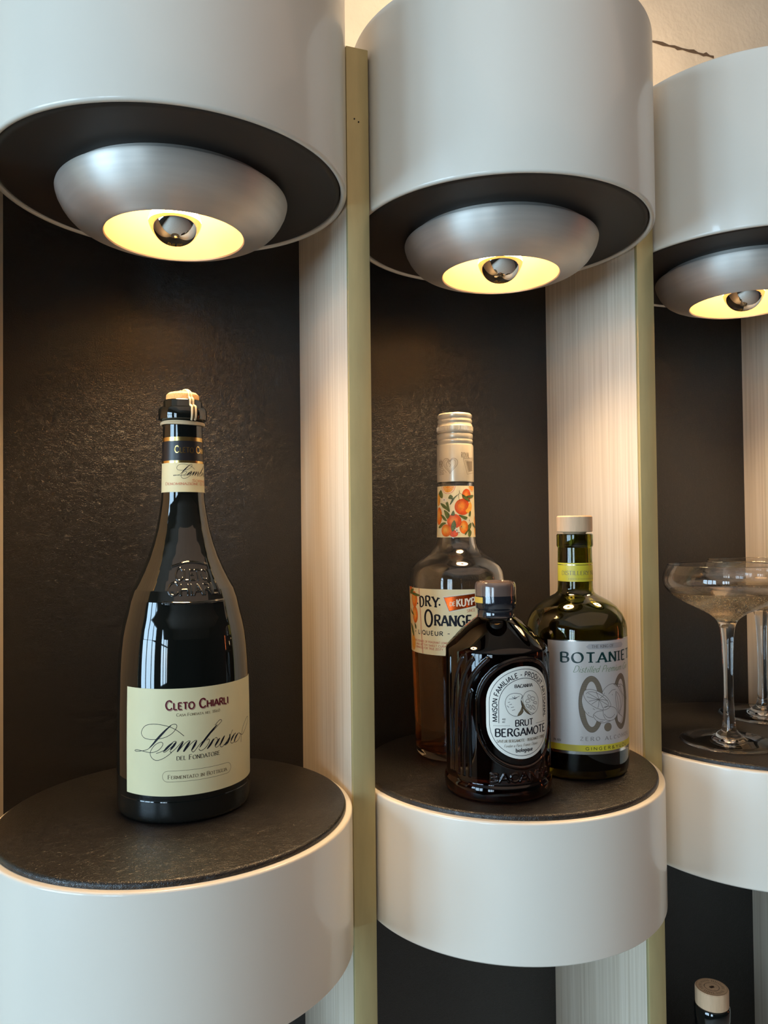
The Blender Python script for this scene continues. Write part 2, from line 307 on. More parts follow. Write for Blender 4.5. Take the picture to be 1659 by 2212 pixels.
class Art:
    """flat printed artwork in label millimetres (u right, v up); faces carry a layer lift and a material"""
    def __init__(s): s.V, s.F, s.Mi, s.mats, s.k = [], [], [], [], 0
    def mi(s, m):
        if m not in s.mats: s.mats.append(m)
        return s.mats.index(m)
    def ribbon(s, pts, wid, m, lift, closed=False):
        pts = [np.array(p, float) for p in pts]
        if len(pts) < 2: return
        q = [pts[0]]; wf = wid if callable(wid) else (lambda i, d: wid)
        res = 1.3
        for a, b in zip(pts[:-1], pts[1:]):
            n = max(1, int(np.hypot(*(b-a))/res)); q += [a+(b-a)*(k+1)/n for k in range(n)]
        n = len(q); base = len(s.V); idx = s.mi(m)
        for i, p in enumerate(q):
            d = q[min(i+1, n-1)]-q[max(i-1, 0)]; L = np.hypot(*d)
            d = d/L if L > 1e-9 else np.array([1., 0]); w = wf(i/(n-1), d)/2; nn = np.array([-d[1], d[0]])
            s.V += [(*(p+nn*w), lift), (*(p-nn*w), lift)]
        for i in range(n-1):
            a = base+2*i; s.F.append((a, a+1, a+3, a+2)); s.Mi.append(idx)
    def fill(s, pts, m, lift, rings=3):
        pts = [np.array(p, float) for p in pts]; q = []
        for a, b in zip(pts, pts[1:]+pts[:1]):
            k = max(1, int(np.hypot(*(b-a))/1.5)); q += [a+(b-a)*i/k for i in range(k)]
        pts = q; c = sum(pts)/len(pts); base = len(s.V); n = len(pts); idx = s.mi(m)
        rings = max(rings, int(max(np.hypot(*(p-c)) for p in pts)/1.8))
        s.V.append((*c, lift))
        for k in range(1, rings+1):
            s.V += [(*(c+(p-c)*k/rings), lift) for p in pts]
        for i in range(n):
            j = (i+1) % n; s.F.append((base, base+1+i, base+1+j)); s.Mi.append(idx)
            for k in range(rings-1):
                a = base+1+k*n; b = a+n; s.F.append((a+i, b+i, b+j, a+j)); s.Mi.append(idx)
    def ell(s, cx, cy, a, b, m, lift, n=28, rot=0):
        cr, sr = math.cos(rot), math.sin(rot)
        s.fill([(cx+a*math.cos(t)*cr-b*math.sin(t)*sr, cy+a*math.cos(t)*sr+b*math.sin(t)*cr) for t in [2*PI*k/n for k in range(n)]], m, lift)
    def ring(s, cx, cy, a, b, a2, b2, m, lift, n=48):
        base = len(s.V); idx = s.mi(m); q = max(1, int(max(abs(a-a2), abs(b-b2))/1.0))
        for k in range(n):
            t = 2*PI*k/n
            for j in range(q+1): f = j/q; s.V.append((cx+(a+(a2-a)*f)*math.cos(t), cy+(b+(b2-b)*f)*math.sin(t), lift))
        for k in range(n):
            k2 = (k+1) % n
            for j in range(q): s.F.append((base+k*(q+1)+j, base+k2*(q+1)+j, base+k2*(q+1)+j+1, base+k*(q+1)+j+1)); s.Mi.append(idx)
    def rect(s, u0, u1, v0, v1, m, lift, du=1.2, nv=1):
        n = max(1, int((u1-u0)/du)); base = len(s.V); idx = s.mi(m)
        for j in range(nv+1):
            for i in range(n+1): s.V.append((u0+(u1-u0)*i/n, v0+(v1-v0)*j/nv, lift))
        for j in range(nv):
            for i in range(n):
                a = base+j*(n+1)+i; s.F.append((a, a+1, a+n+2, a+n+1)); s.Mi.append(idx)
    def layout(s, txt, small):
        x, out = 0, []
        for ch in txt:
            sc = 1
            if small and ch.islower(): ch = ch.upper(); sc = small
            st, adv = glyph(ch); out.append((st, x, sc)); x += adv*sc+0.09*sc
        return out, x-0.09
    def text(s, txt, u0, u1, v, h, m, lift=0.19, w=0.11, con=0.5, serif=0.0, small=0, slant=0, track=0.0, path=None, slope=0.0):
        if track:
            lay, x = [], 0
            for ch in txt:
                st, adv = glyph(ch); lay.append((st, x, 1)); x += adv+track
            tot = x-track
        else: lay, tot = s.layout(txt, small)
        kx = (u1-u0)/tot
        for st, x, sc in lay:
            ends = [p for q, sm in st for p in (q[0], q[-1])]
            def put(p, gx=x, gs=sc):
                X = (gx+(p[0]+slant*p[1])*gs)*kx; Y = p[1]*gs*h
                if path: return path(X, Y, (gx+0.35*gs)*kx)
                return (u0+X, v+Y+slope*X)
            W0 = w*h*(0.5+0.5*sc)
            def wf(i, d):
                c, sn = d; a = math.atan2(sn, c)-math.radians(20)
                return math.sqrt((W0*math.sin(a))**2+(W0*con*math.cos(a))**2)
            if path: wf = W0
            for q, sm in st:
                ex = []
                s.ribbon([put(p) for p in q], wf, m, lift)
                if not sm and serif:
                    for p, o in ((q[0], q[-1]), (q[-1], q[0])):
                        dup = sum(1 for e in ends if abs(e[0]-p[0])+abs(e[1]-p[1]) < 0.02)
                        if dup == 1 and abs(p[1]-o[1]) > 0.6*abs(p[0]-o[0]) and (abs(p[1]) < .02 or abs(p[1]-1) < .02 or abs(p[1]-.58) < .02):
                            t = w*con*0.45; yy = p[1]+(t if p[1] < 0.3 else -t)
                            s.ribbon([put((p[0]-serif, yy)), put((p[0]+serif, yy))], w*h*con*0.9, m, lift)
    def build(s, name, rad, rref, parent, lift0=0.0):
        """wrap onto a surface of revolution: rad(v) radius in mm, rref = radius used for arc length"""
        V = []
        for u, v, l in s.V:
            a = -PI/2+u/rref; r = rad(v)+l+lift0
            V.append((r*math.cos(a)*.001, r*math.sin(a)*.001, v*.001))
        o = link(name, V, s.F, s.mats, parent, s.Mi, smooth=True, angle=60)
        return o
def prof_r(prof):
    zs = [p[1] for p in prof]; rs = [p[0] for p in prof]
    return lambda v: float(np.interp(v, zs, rs))
def strokes(key): return [[tuple(map(float, p.split(','))) for p in st.split()] for st in ART[key].split('|')]
ART={
'lam_thin':'-4.9,55.5 -9.5,59.4 -14.3,61.8 -20.2,63.1 -25.4,63.2 -29.6,62.1 -32.2,59.5 -32.8,56.7 -30.8,54.4 -26.6,53.6 -21.3,54.0 -15.8,55.4 -11.9,57.8 -9.7,60.6 -9.3,62.3 -10.4,63.2 -12.8,62.7 -15.7,60.3 -18.7,57.4 -21.8,53.9 -24.4,50.9 -27.2,48.0 -30.0,46.6 -33.6,45.8 -36.8,45.3 -38.3,45.6 -36.8,46.3 -33.0,46.1 -28.3,45.5 -24.5,45.6 -20.8,47.1 -18.5,49.6 -18.0,51.3 -19.0,52.1 -20.8,51.7 -23.4,50.0 -25.5,47.4 -26.4,44.9 -25.6,42.5 -23.4,40.9 -20.8,40.8 -17.3,42.2 -14.3,44.2 -12.4,45.8|-22.4,45.0 -19.8,45.9 -17.5,46.9|-9.5,52.1 -10.9,52.5 -13.8,50.3 -16.8,47.6 -17.7,46.2 -16.7,45.9 -14.3,47.6 -10.5,51.1|-13.6,46.6 -12.9,45.7 -10.5,47.5 -7.6,50.5 -5.8,52.3 -5.3,51.8|-8.8,45.9 -4.7,50.5 -2.1,52.2 -1.0,51.8|-5.0,45.6 -1.4,49.7 1.5,51.9 2.9,51.9 2.7,50.8|-0.5,46.2 0.3,45.1 1.5,45.5 5.0,49.5 11.6,54.9 17.2,59.4 19.8,61.5 19.5,62.5 18.1,62.4 14.9,59.8|4.2,46.6 4.9,45.4 6.4,45.4 8.5,46.7 10.5,49.1 11.1,51.0 10.3,51.8 9.2,51.1|9.7,45.8 13.2,49.7 15.4,51.8 16.5,51.3 16.8,50.2 18.6,50.9|14.8,46.6 15.7,45.6 17.6,46.3 21.2,50.1|18.5,46.4 19.5,45.0 21.8,46.0 26.5,50.5 29.0,54.1|21.3,46.2 23.1,45.6 25.1,46.8 26.1,48.5|31.5,50.6 31.9,51.3 29.7,50.5 27.3,47.2 27.5,45.9 29.3,45.5 31.6,46.7|36.9,49.8 35.1,50.5 32.1,48.9 30.4,46.5 31.6,45.4 34.6,46.0 37.4,48.4 36.9,49.8 40.0,48.5 45.1,51.6 49.4,55.3 49.9,58.0 46.0,57.2 41.2,53.6 38.9,49.0 38.0,43.8',
'lam_thick':'-12.8,62.5 -15.7,60.1 -18.7,57.1 -21.8,53.8 -24.4,50.8 -27.2,48.0|-11.8,51.7 -14.1,49.8 -16.3,47.6 -17.3,46.4|-9.6,52.1 -11.2,49.9 -13.4,47.0|-5.4,52.0 -7.1,49.2 -9.3,45.7|-1.3,51.8 -2.8,49.6 -5.5,45.7|2.7,51.7 1.5,49.2 -0.5,46.0|16.6,60.0 12.2,56.1 7.5,51.1 4.7,47.3|14.0,51.5 12.1,48.6 9.5,45.6|18.3,51.0 16.5,48.8 14.8,46.6|22.2,51.9 20.3,49.3 18.5,46.4|26.4,52.0 26.3,49.5 24.4,47.1 21.8,46.0|30.9,51.0 28.6,49.0 27.4,47.0|34.6,50.5 32.1,48.7 30.7,46.5',
'bot_line':'-18.4,63.5 -17.1,66.1 -12.7,66.7 -6.4,64.5 -1.0,60.7 2.1,56.5 2.4,53.8 -0.7,51.9 -4.7,51.7 -10.3,53.8 -15.1,57.4 -17.6,60.8 -18.4,63.5|-16.5,63.5 -15.0,64.8 -11.9,65.0 -7.3,63.3 -2.6,59.9 0.5,56.4 0.2,54.4 -2.7,52.9|-18.9,63.0 -19.6,58.2 -18.2,52.1 -15.2,48.2 -11.7,46.4|-15.0,64.1 -10.1,61.2 -7.2,59.3|-9.2,65.1 -7.8,61.6 -7.2,59.3|-15.9,61.5 -11.5,60.1 -7.2,59.3|-14.6,58.2 -10.2,59.0 -7.2,59.3|-12.7,56.0 -9.3,58.1 -7.2,59.3|-8.0,53.2 -7.2,56.7 -7.2,59.3|-4.2,53.0 -5.6,56.6 -7.2,59.3|-0.1,54.9 -4.1,57.4 -7.2,59.3|-0.0,58.0 -3.6,58.9 -7.2,59.3|-3.0,62.2 -5.5,60.6 -7.2,59.3|-4.0,51.3 -3.4,53.2 -0.1,54.0 4.3,53.1 8.0,50.9 8.9,47.2 5.9,44.1 1.9,43.3 -1.8,44.5 -3.8,48.2 -4.0,51.3|-3.0,48.6 -0.8,46.2 3.0,45.4 6.6,47.5|-4.2,51.0 -8.0,50.8 -10.8,49.2 -11.5,47.2 -9.1,44.1 -4.9,42.3 -0.8,42.7 2.4,43.2|-11.0,48.3 -7.2,45.3 -2.4,44.1|-4.5,64.0 -2.4,67.0 1.3,69.3 5.3,69.8 9.1,68.0 12.6,64.0 15.8,59.1 14.7,52.6 10.3,47.9|7.7,63.8 7.5,58.0 9.0,51.6 11.4,46.9 13.4,51.4 12.8,57.8 10.3,62.1 7.7,63.8|8.3,62.8 10.2,55.5 11.2,47.3|5.3,69.8 8.4,67.7 12.7,66.7 12.0,68.5 7.8,69.4 5.3,69.8|12.7,67.1 15.9,61.3 22.9,56.0 20.5,61.9 17.0,66.5 12.7,68.9|0.9,62.7 4.0,65.1 7.7,65.5|8.9,47.2 9.5,42.3 12.7,40.4 15.3,44.0 11.4,46.9|-15.2,50.1 -14.6,49.5|-11.8,52.9 -10.3,52.0|4.0,62.4 4.5,61.5|-2.5,63.9 -3.0,63.0|-6.8,43.5 -3.9,43.4',
'bot_fill':'-18.4,63.5 -17.1,66.1 -12.7,66.7 -6.4,64.5 -1.0,60.7 2.1,56.5 2.4,53.8 -0.7,51.9 -3.7,50.8 -8.0,50.8 -10.8,49.2 -11.7,46.4 -15.2,48.2 -18.2,52.1 -19.6,58.2 -18.9,62.1|-4.0,51.3 -3.4,53.2 -0.1,54.0 4.3,53.1 8.0,50.9 8.9,47.2 5.9,44.1 2.4,43.2 -0.8,42.7 -4.9,42.3 -9.1,44.1 -11.5,47.2 -10.8,49.2 -8.0,50.8|-4.5,64.0 -2.4,67.0 1.3,69.3 5.3,69.8 9.1,68.0 12.6,64.0 15.8,59.1 14.7,52.6 10.3,47.9 8.9,47.2 8.0,50.9 4.3,53.1 2.4,53.8 2.1,56.5 -1.0,60.7|7.7,63.8 7.5,58.0 9.0,51.6 11.4,46.9 13.4,51.4 12.8,57.8 10.3,62.1|8.9,47.2 9.5,42.3 12.7,40.4 15.3,44.0 11.4,46.9',
'bac_line':'-12.8,67.0 -12.2,70.3 -10.1,72.9 -6.7,73.9 -2.7,73.4 -0.7,72.0 -1.5,69.8 -1.3,67.4 -0.8,65.0 -0.2,62.3 -0.1,61.3 -1.8,59.4 -4.8,58.6 -7.6,59.1 -10.3,60.9 -11.9,63.6 -12.8,67.0|-8.1,71.5 -6.0,70.7 -2.7,71.9|-10.2,70.2 -7.4,70.3 -5.7,70.4|-6.3,72.1 -5.8,70.0|-7.4,71.1 -5.8,70.2 -4.6,71.0|-0.3,70.7 1.5,73.5 4.8,74.6 7.9,74.2 11.0,72.1 13.1,68.7 13.3,65.0 11.8,61.1 8.5,59.2 5.4,60.3 2.1,63.4 0.2,66.6 -0.3,70.7|-1.2,70.8 -1.7,68.1 -1.0,65.0 1.3,61.5 3.7,59.5 6.2,58.5 9.0,59.2|-0.3,72.0 -1.3,69.8|1.6,67.8 3.5,69.3 5.5,67.4 3.0,67.0 1.6,67.8|3.5,71.0 5.1,69.1 6.0,71.0 4.3,72.1 3.5,71.0|6.9,70.6 6.4,68.6 9.2,67.9 9.7,69.5 6.9,70.6|8.2,66.7 11.2,66.6 11.6,64.9 8.7,66.0 8.2,66.7|7.7,64.8 10.1,62.7 9.1,61.5 7.2,63.5 7.7,64.8|5.1,64.8 5.4,62.4 6.5,62.2 6.1,64.6 5.1,64.8|2.2,66.1 4.2,65.5 4.2,63.2 2.5,64.7 2.2,66.1|-11.6,65.9 -10.2,64.6|-9.9,66.5 -8.2,66.8|-8.9,64.5 -6.8,64.8|-10.9,67.9 -9.5,68.2|-8.2,62.5 -6.1,63.1',
'bac_dark':'-0.8,65.3 -0.1,61.3 -1.8,59.4 -4.4,58.7 -3.6,60.6 -2.1,62.5|-1.3,68.7 -1.0,65.0 1.3,61.5 3.7,59.5 6.2,58.5 3.7,60.9 0.9,64.2 -0.4,67.3',
'org_leaf':'-11.8,203.3 -9.9,205.3 -7.6,209.0 -5.2,211.6 -7.3,210.2 -9.9,207.8|-21.3,205.0 -17.9,204.4 -14.2,201.6 -11.8,197.6 -14.8,199.6 -18.6,201.8|-17.0,199.3 -14.3,198.1 -11.9,195.3 -13.8,192.1 -16.1,195.7|-20.6,195.6 -17.7,194.7 -15.5,192.4 -14.4,190.4 -17.4,191.4|-23.9,184.9 -20.8,187.9 -17.5,189.2 -15.0,188.6 -17.8,187.1 -20.4,184.9|-10.8,195.1 -8.9,198.8 -7.8,195.1|-10.7,185.3 -10.1,188.1 -8.1,190.8 -6.9,187.3 -7.4,184.3 -9.5,181.8 -10.4,183.3|-4.8,195.2 -2.0,194.7 1.0,193.9 2.8,193.2 1.3,191.4 -2.0,192.7|-1.8,212.0 0.4,211.0 3.4,209.2 6.5,206.3 2.4,207.2 -0.5,209.0|2.1,210.2 6.2,211.3 12.1,211.2 8.4,209.1 4.4,209.2|-13.0,208.9 -11.4,211.6 -9.3,210.3 -9.9,208.1|-20.7,215.9 -18.4,212.6 -18.9,209.3 -21.7,210.2 -23.6,213.3|-15.3,205.2 -13.6,205.9 -12.6,202.6 -11.8,198.3 -13.7,200.6|3.3,186.7 7.0,188.7 6.1,184.7 2.9,181.7 0.8,178.9 0.2,180.2 3.0,183.2|8.3,189.2 11.9,187.1 16.6,183.8 9.8,185.9|4.1,194.4 5.2,197.7 6.8,198.0 6.3,194.4|4.3,183.7 6.8,181.1 4.9,177.4 2.9,178.9',
'org_stem':'-3.9,215.2 -3.8,213.2 -4.6,211.2 -4.2,208.7 -3.5,206.5|-3.8,213.2 -1.8,212.0|-4.6,212.2 -5.2,211.5',
'org_fl':'-17.4,210.3 -16.2,208.5 -13.6,208.9 -15.3,207.4 -14.2,205.4 -16.5,206.7 -19.3,205.3 -17.8,207.5 -20.8,208.1 -17.8,208.5|3.1,192.4 4.8,191.4 8.4,192.9 5.8,190.9 7.9,189.2 4.7,190.2 3.4,188.4 3.7,190.7 1.6,191.4 3.4,191.4|-7.2,185.3 -6.4,183.8 -4.4,184.0 -5.7,182.8 -4.0,181.2 -6.0,181.8 -6.7,180.5 -7.0,182.3 -8.4,183.3 -7.2,183.5|-4.5,181.8 -3.7,180.5 -5.0,179.8 -5.7,181.3|-3.6,186.2 -1.9,185.7 -2.6,185.0',
'orgl_leaf':'-70.0,131.5 -66.0,134.4 -59.3,135.7 -60.9,132.9 -64.6,131.4|-66.1,132.5 -56.4,132.4 -49.5,131.0 -54.1,130.1 -61.0,130.9|-68.8,119.0 -63.8,117.2 -59.9,114.5 -65.3,115.5|-69.7,106.8 -63.6,104.8 -61.0,97.4 -65.2,99.6|-59.1,108.4 -56.6,106.0 -56.9,103.3 -58.8,105.4',
'heart':'-12.1,229.4 -17.8,237.9 -18.6,240.4 -17.3,241.9 -15.4,242.1 -13.0,240.4|-12.1,229.4 -8.0,233.1 -5.4,236.1 -4.8,238.9 -5.5,241.4 -7.0,242.9 -8.5,243.6|-9.1,242.1 -7.0,240.8 -6.4,238.6 -7.7,235.6 -10.5,232.6|-15.4,240.2 -14.7,241.1 -13.0,240.1 -14.0,238.3 -13.3,237.0 -14.8,236.5 -15.8,238.1|-24.9,243.1 -19.4,243.9 -15.4,243.6 -12.3,242.5|-25.1,234.1 -18.2,235.4 -13.1,230.8|-24.9,240.9 -19.0,241.7',
'trap':'-0.2,241.1 13.6,242.2|-0.2,241.1 3.5,228.4 11.8,229.9|1.7,239.6 13.5,240.9|1.7,239.6 4.7,230.3 10.9,231.7'}

# ------------------------------------------------------------------ the room (setting)
R = ROOM
def struct(o): o['kind'] = 'structure'; return o
struct(boxes('floor', [(R['x0'], R['x1'], R['y0'], R['y1'], -0.1, 0)], 'floor'))
struct(boxes('ceiling', [(R['x0'], R['x1'], R['y0'], R['y1'], R['z1'], R['z1']+.1)], 'ceil'))
wb = struct(boxes('wall_back', [(R['x0'], R['x1'], R['y1'], R['y1']+.15, 0, R['z1'])], 'concrete'))
struct(boxes('wall_right', [(R['x1'], R['x1']+.15, R['y0'], R['y1'], 0, R['z1'])], 'roomwall'))
struct(boxes('wall_front', [(R['x0'], R['x1'], R['y0']-.15, R['y0'], 0, R['z1'])], 'roomwall'))
wins = [(-1.75, -0.25, 0.75, 2.3), (-3.95, -2.45, 0.75, 2.3)]
x0, x1 = R['x0']-.15, R['x0']
struct(boxes('wall_left', [(x0, x1, R['y0'], R['y1'], 0, .75), (x0, x1, R['y0'], R['y1'], 2.3, R['z1']), (x0, x1, R['y0'], -3.95, .75, 2.3), (x0, x1, -2.45, -1.75, .75, 2.3), (x0, x1, -.25, R['y1'], .75, 2.3)], 'roomwall'))
for k, (a, b, c, d) in enumerate(wins):
    bl = [(x1-.08, x1, a, b, c, c+.07), (x1-.08, x1, a, b, d-.07, d), (x1-.08, x1, a, a+.07, c+.07, d-.07), (x1-.08, x1, b-.07, b, c+.07, d-.07)]
    for j in (1, 2): bl.append((x1-.07, x1-.01, a+(b-a)*j/3-.03, a+(b-a)*j/3+.03, c+.07, d-.07))
    bl.append((x1-.069, x1-.011, a+.07, b-.07, 1.72, 1.78))
    f = struct(boxes('window_%d' % (k+1), bl, 'frame'))
    boxes('pane', [(x1-.045, x1-.039, a+.07, b-.07, c+.07, d-.07)], 'pane', f)
tl = empty('tube_lamp', (4.35, -1.25, .7), 'glowing orange tube lamp seen as thin red streaks reflected in the bottles', 'lamp')
lathe('tube', [(0, 90), (14, 92), (14, 1300), (0, 1302)], 'neon', tl, seg=24); lathe('base', [(0, 0), (40, 0), (40, 30), (16, 40), (16, 90), (0, 90)], 'frame', tl, seg=32)
boxes('bracket', [(.012, .25, -.02, .02, .01, .05)], 'frame', tl)
# crack in the concrete above the right drum
def on_wall(x, z): return Vector((x*U, R['y1']-.0006, ZM(z)))
cv = [(5.033, 7.757), (5.103, 7.760), (5.178, 7.759), (5.263, 7.756), (5.330, 7.762), (5.368, 7.753), (5.435, 7.760), (5.522, 7.758), (5.591, 7.766), (5.649, 7.759), (5.718, 7.754), (5.758, 7.772), (5.807, 7.760), (5.862, 7.760)]
cV, cF = [], []
for i, (x, z) in enumerate(cv):
    w_ = .010+.012*((i*7) % 3)/2; cV += [on_wall(x, z+w_), on_wall(x, z-w_)]
cF = [(2*i, 2*i+1, 2*i+3, 2*i+2) for i in range(len(cv)-1)]
link('crack', cV, cF, 'crack', wb, smooth=False)

# ------------------------------------------------------------------ shelving: back panels, partitions
def back_panel(n, label):
    xa, xb = (n-.5)*P+T/2, (n+.5)*P-T/2
    c = (n*P*U, YB*U, 0)
    e = boxes('back_panel', [((xa-n*P)*U, (xb-n*P)*U, 0, .018, .12, ZM(ZS))], 'leather')
    e.location = c; tag(e, label, 'wall panel', 'black leather back panels of the bays')
back_panel(0, 'black leather back panel behind the wine bottle, in the leftmost bay')
back_panel(1, 'black leather back panel of the middle bay, behind the three bottles')
back_panel(2, 'black leather back panel of the rightmost bay, behind the stemmed glasses')
def partition(n, label):
    x = (n+.5)*P
    r = empty('partition_board', (x*U, 0, .12), label, 'partition', 'upright partitions between the drums')
    h = ZM(ZS)-.12
    boxes('board', [(-T/2*U, T/2*U, (YF+.03)*U, YB*U+.018, 0, h-.002)], 'grain', r)
    st = boxes('edge_strip', [(-T/2*U-.0001, T/2*U+.0001, YF*U, (YF+.029)*U, 0, h)], 'brass', r, bevel=0.0006)
    st['label'] = 'satin brass edge strip'
    return r, st
partition(-1, 'cream partition just showing at the left edge of the picture')
pr_, st_ = partition(0, 'cream wood-grained partition with brass edge between the leftmost and middle bays')
for dx, z in ((-.021, 5.205), (.006, 5.19)):
    h_ = lathe('nail_hole', [(0, 0), (.55, 0), (.55, -.6), (0, -.6)], 'hole', st_, seg=16)
    h_.rotation_euler = (PI/2, 0, 0); h_.location = (dx*U, YF*U-.00025, ZM(z)-.12)
partition(1, 'cream wood-grained partition with brass edge between the middle and rightmost bays')
partition(2, 'cream partition behind the stemmed glasses, closing the rightmost bay at its right')

# ------------------------------------------------------------------ lamp drums
MMU = U*1000
def arc(cx, cz, r, a0, a1, n=5):
    return [(cx+r*math.cos(math.radians(a0+(a1-a0)*k/n)), cz+r*math.sin(math.radians(a0+(a1-a0)*k/n))) for k in range(n+1)]
def lamp_drum(x, label):
    r = empty('lamp_drum', W(x, 0, ZU), label, 'lamp', 'cream drums with built-in downlights')
    H = (ZT-ZU)*MMU; Rr = MMU
    lathe('drum_shell', [(Rr-4.0, 6)]+[(Rr-4.0, 1.6)]+arc(Rr-2.4, 1.6, 1.6, 180, 270, 3)+arc(Rr-1.8, 1.8, 1.8, -90, 0, 4)+arc(Rr-1.2, H-1.2, 1.2, 0, 90, 4)+[(Rr-6, H), (Rr-6, H-18), (0, H-18)], 'lacquer', r, seg=160)
    lathe('underside_pad', [(47, 6.0), (47, 0.6), (108, 0.6)]+arc(109.2, 3.6, 3.2, -90, 0, 4)+[(112.6, 6.0), (80, 7)], 'pad_under', r, seg=160, closed=True)
    # dish: outside brushed, inside glowing white
    dish = [(62.0, 1.5), (69, 0.9), (71, -2.6), (74.6, -3.6), (75.8, -4.4), (76.1, -5.4), (75.9, -7.0), (74.9, -10.4), (72.5, -15.2), (70.0, -18.8), (66.7, -22.2), (63.2, -24.5), (58.5, -26.6), (53.8, -28.1), (49.6, -29.4), (47.6, -30.1), (46.4, -30.1), (45.7, -29.2)]
    ins = [(45.7, -29.2), (45.3, -25), (43.6, -18), (40.2, -10), (35, -2), (28, 5), (20, 9.5), (13, 11), (0, 11.2)]
    re = lathe('reflector', dish, 'alu', r, seg=128)
    re['label'] = 'brushed aluminium dish'
    il = lathe('reflector_inside', ins, 'inner', re, seg=96)
    bz = (4.484-ZU)*MMU; br = 17.6
    ez = (4.487-ZU)*MMU; capz = lambda q: ez-14.8*(1-(q/br)**2.7)**.8; low = [(br*math.sin(k/18*PI/2), capz(br*math.sin(k/18*PI/2))) for k in range(19)]
    cr = lathe('bulb_crown', [(0, low[0][1])]+low[1:], 'mirror', r, seg=64)
    cr['label'] = 'silvered crown of the light bulb'
    hi = [low[-1], (17.3, ez+2), (16.5, ez+4.5), (14.8, ez+7.5), (12.8, ez+10.5), (10.8, ez+13)]+[(9.5, bz+15.5), (9, bz+20), (9, 11.0)]
    lathe('bulb_glass', hi, 'glow', r, seg=48)
    # maker's name on the silvered crown
    A = Art(); A.text('PHILIPS', -5.2, 5.2, 0, 2.6, 'bulbtext', w=0.13, con=1)
    V = []
    for u, v, l in A.V:
        x, y = u*.95, 4.4-v*2.3; q = math.hypot(x, y)
        V.append((x*.001, y*.001, (capz(q)-.1)*.001))
    link('lettering', V, A.F, ['bulbtext'], cr, A.Mi)
    l = bpy.data.lights.new('lamp_light', 'AREA'); l.shape = 'DISK'; l.size = 0.078; l.energy = LAMP_W; l.color = (1.0, 0.68, 0.36); l.spread = math.radians(108)
    lo = bpy.data.objects.new('lamp_light', l); COL.objects.link(lo); lo.parent = r; lo.location = (0, 0, -0.0290)
    up = bpy.data.lights.new('uplight', 'AREA'); up.shape = 'DISK'; up.size = 0.16; up.energy = UP_W; up.color = (1.0, 0.74, 0.46)
    uo = bpy.data.objects.new('uplight', up); COL.objects.link(uo); uo.parent = r; uo.location = (0, 0, H*.001-.012); uo.rotation_euler = (PI, 0, 0)
    return r
LAMP_W, UP_W = 0.58, 1.5
lamp_drum(0, 'cream drum with lit dish lamp over the corked wine bottle, leftmost of the three')
lamp_drum(P, 'cream drum with lit dish lamp over the middle bay of three bottles')
lamp_drum(2*P, 'cream drum with lit dish lamp above the stemmed glasses, cut by the right edge')

# ------------------------------------------------------------------ shelf drums
ZP = ZL+.03
def shelf_drum(x, z, label):
    r = empty('shelf_drum', W(x, 0, z), label, 'shelf', 'cream drum shelves with leather tops')
    H = (ZL-ZB)*MMU; Rr = MMU
    lathe('drum_shell', [(0, -H+3), (Rr-5, -H+3), (Rr-5, -H), (Rr-1, -H)]+[(Rr, -H+1)]+arc(Rr-1.6, -1.6, 1.6, 0, 90, 5)+[(Rr-4.4, 0), (Rr-4.4, -6), (0, -6)], 'lacquer', r, seg=160)
    lt = lathe('leather_top', [(0, -5.5), (112.3, -5.5), (112.6, .3)]+arc(110.4, 1.3, 2.2, 0, 90, 5)+[(0, 3.5)], 'pad', r, seg=160)
    lt['label'] = 'black leather top'
    return r
shelf_drum(0, ZL, 'cream drum shelf with black top, holding the corked wine bottle')
shelf_drum(P, ZL, 'cream drum shelf with black top, holding three bottles in the middle bay')
shelf_drum(2*P, ZL, 'cream drum shelf with black top, under the two stemmed glasses')
ZLOW = -0.65-193.0/MMU
shelf_drum(2*P, ZLOW-.03, 'lowest cream drum shelf of the rightmost bay, under the wooden-stoppered bottle')

# ------------------------------------------------------------------ bottles
def grid_bottle(name, prof, mt, parent, us, vs, disp, rref, bottom):
    """surface of revolution on an uneven grid with raised relief disp(u,v) in mm"""
    rad = prof_r(prof); us = np.array(us); vs = np.array(vs)
    UU, VV = np.meshgrid(us, vs); RR = np.interp(VV, [p[1] for p in prof], [p[0] for p in prof]) + disp(UU, VV)
    A = -PI/2+UU/rref; X = RR*np.cos(A)*.001; Y = RR*np.sin(A)*.001; Z = VV*.001
    nv, nu = UU.shape; V = list(zip(X.ravel().tolist(), Y.ravel().tolist(), Z.ravel().tolist())); F = []
    for j in range(nv-1):
        for i in range(nu):
            i2 = (i+1) % nu; F.append((j*nu+i, j*nu+i2, (j+1)*nu+i2, (j+1)*nu+i))
    c = len(V); V.append((0, 0, bottom*.001)); F += [(c, (i+1) % nu, i) for i in range(nu)]
    c = len(V); V.append((0, 0, vs[-1]*.001)); F += [(c, (nv-1)*nu+i, (nv-1)*nu+(i+1) % nu) for i in range(nu)]
    return link(name, V, F, mt, parent, angle=50)
def seg_dist(UU, VV, segs):
    D = np.full(UU.shape, 99.0)
    for (a, b) in segs:
        a = np.array(a); b = np.array(b); d = b-a; L = max(d@d, 1e-9)
        lo, hi = np.minimum(a, b)-3, np.maximum(a, b)+3
        mk = (UU > lo[0]) & (UU < hi[0]) & (VV > lo[1]) & (VV < hi[1])
        if not mk.any(): continue
        u, v = UU[mk], VV[mk]; t = np.clip(((u-a[0])*d[0]+(v-a[1])*d[1])/L, 0, 1)
        D[mk] = np.minimum(D[mk], np.hypot(u-a[0]-t*d[0], v-a[1]-t*d[1]))
    return D
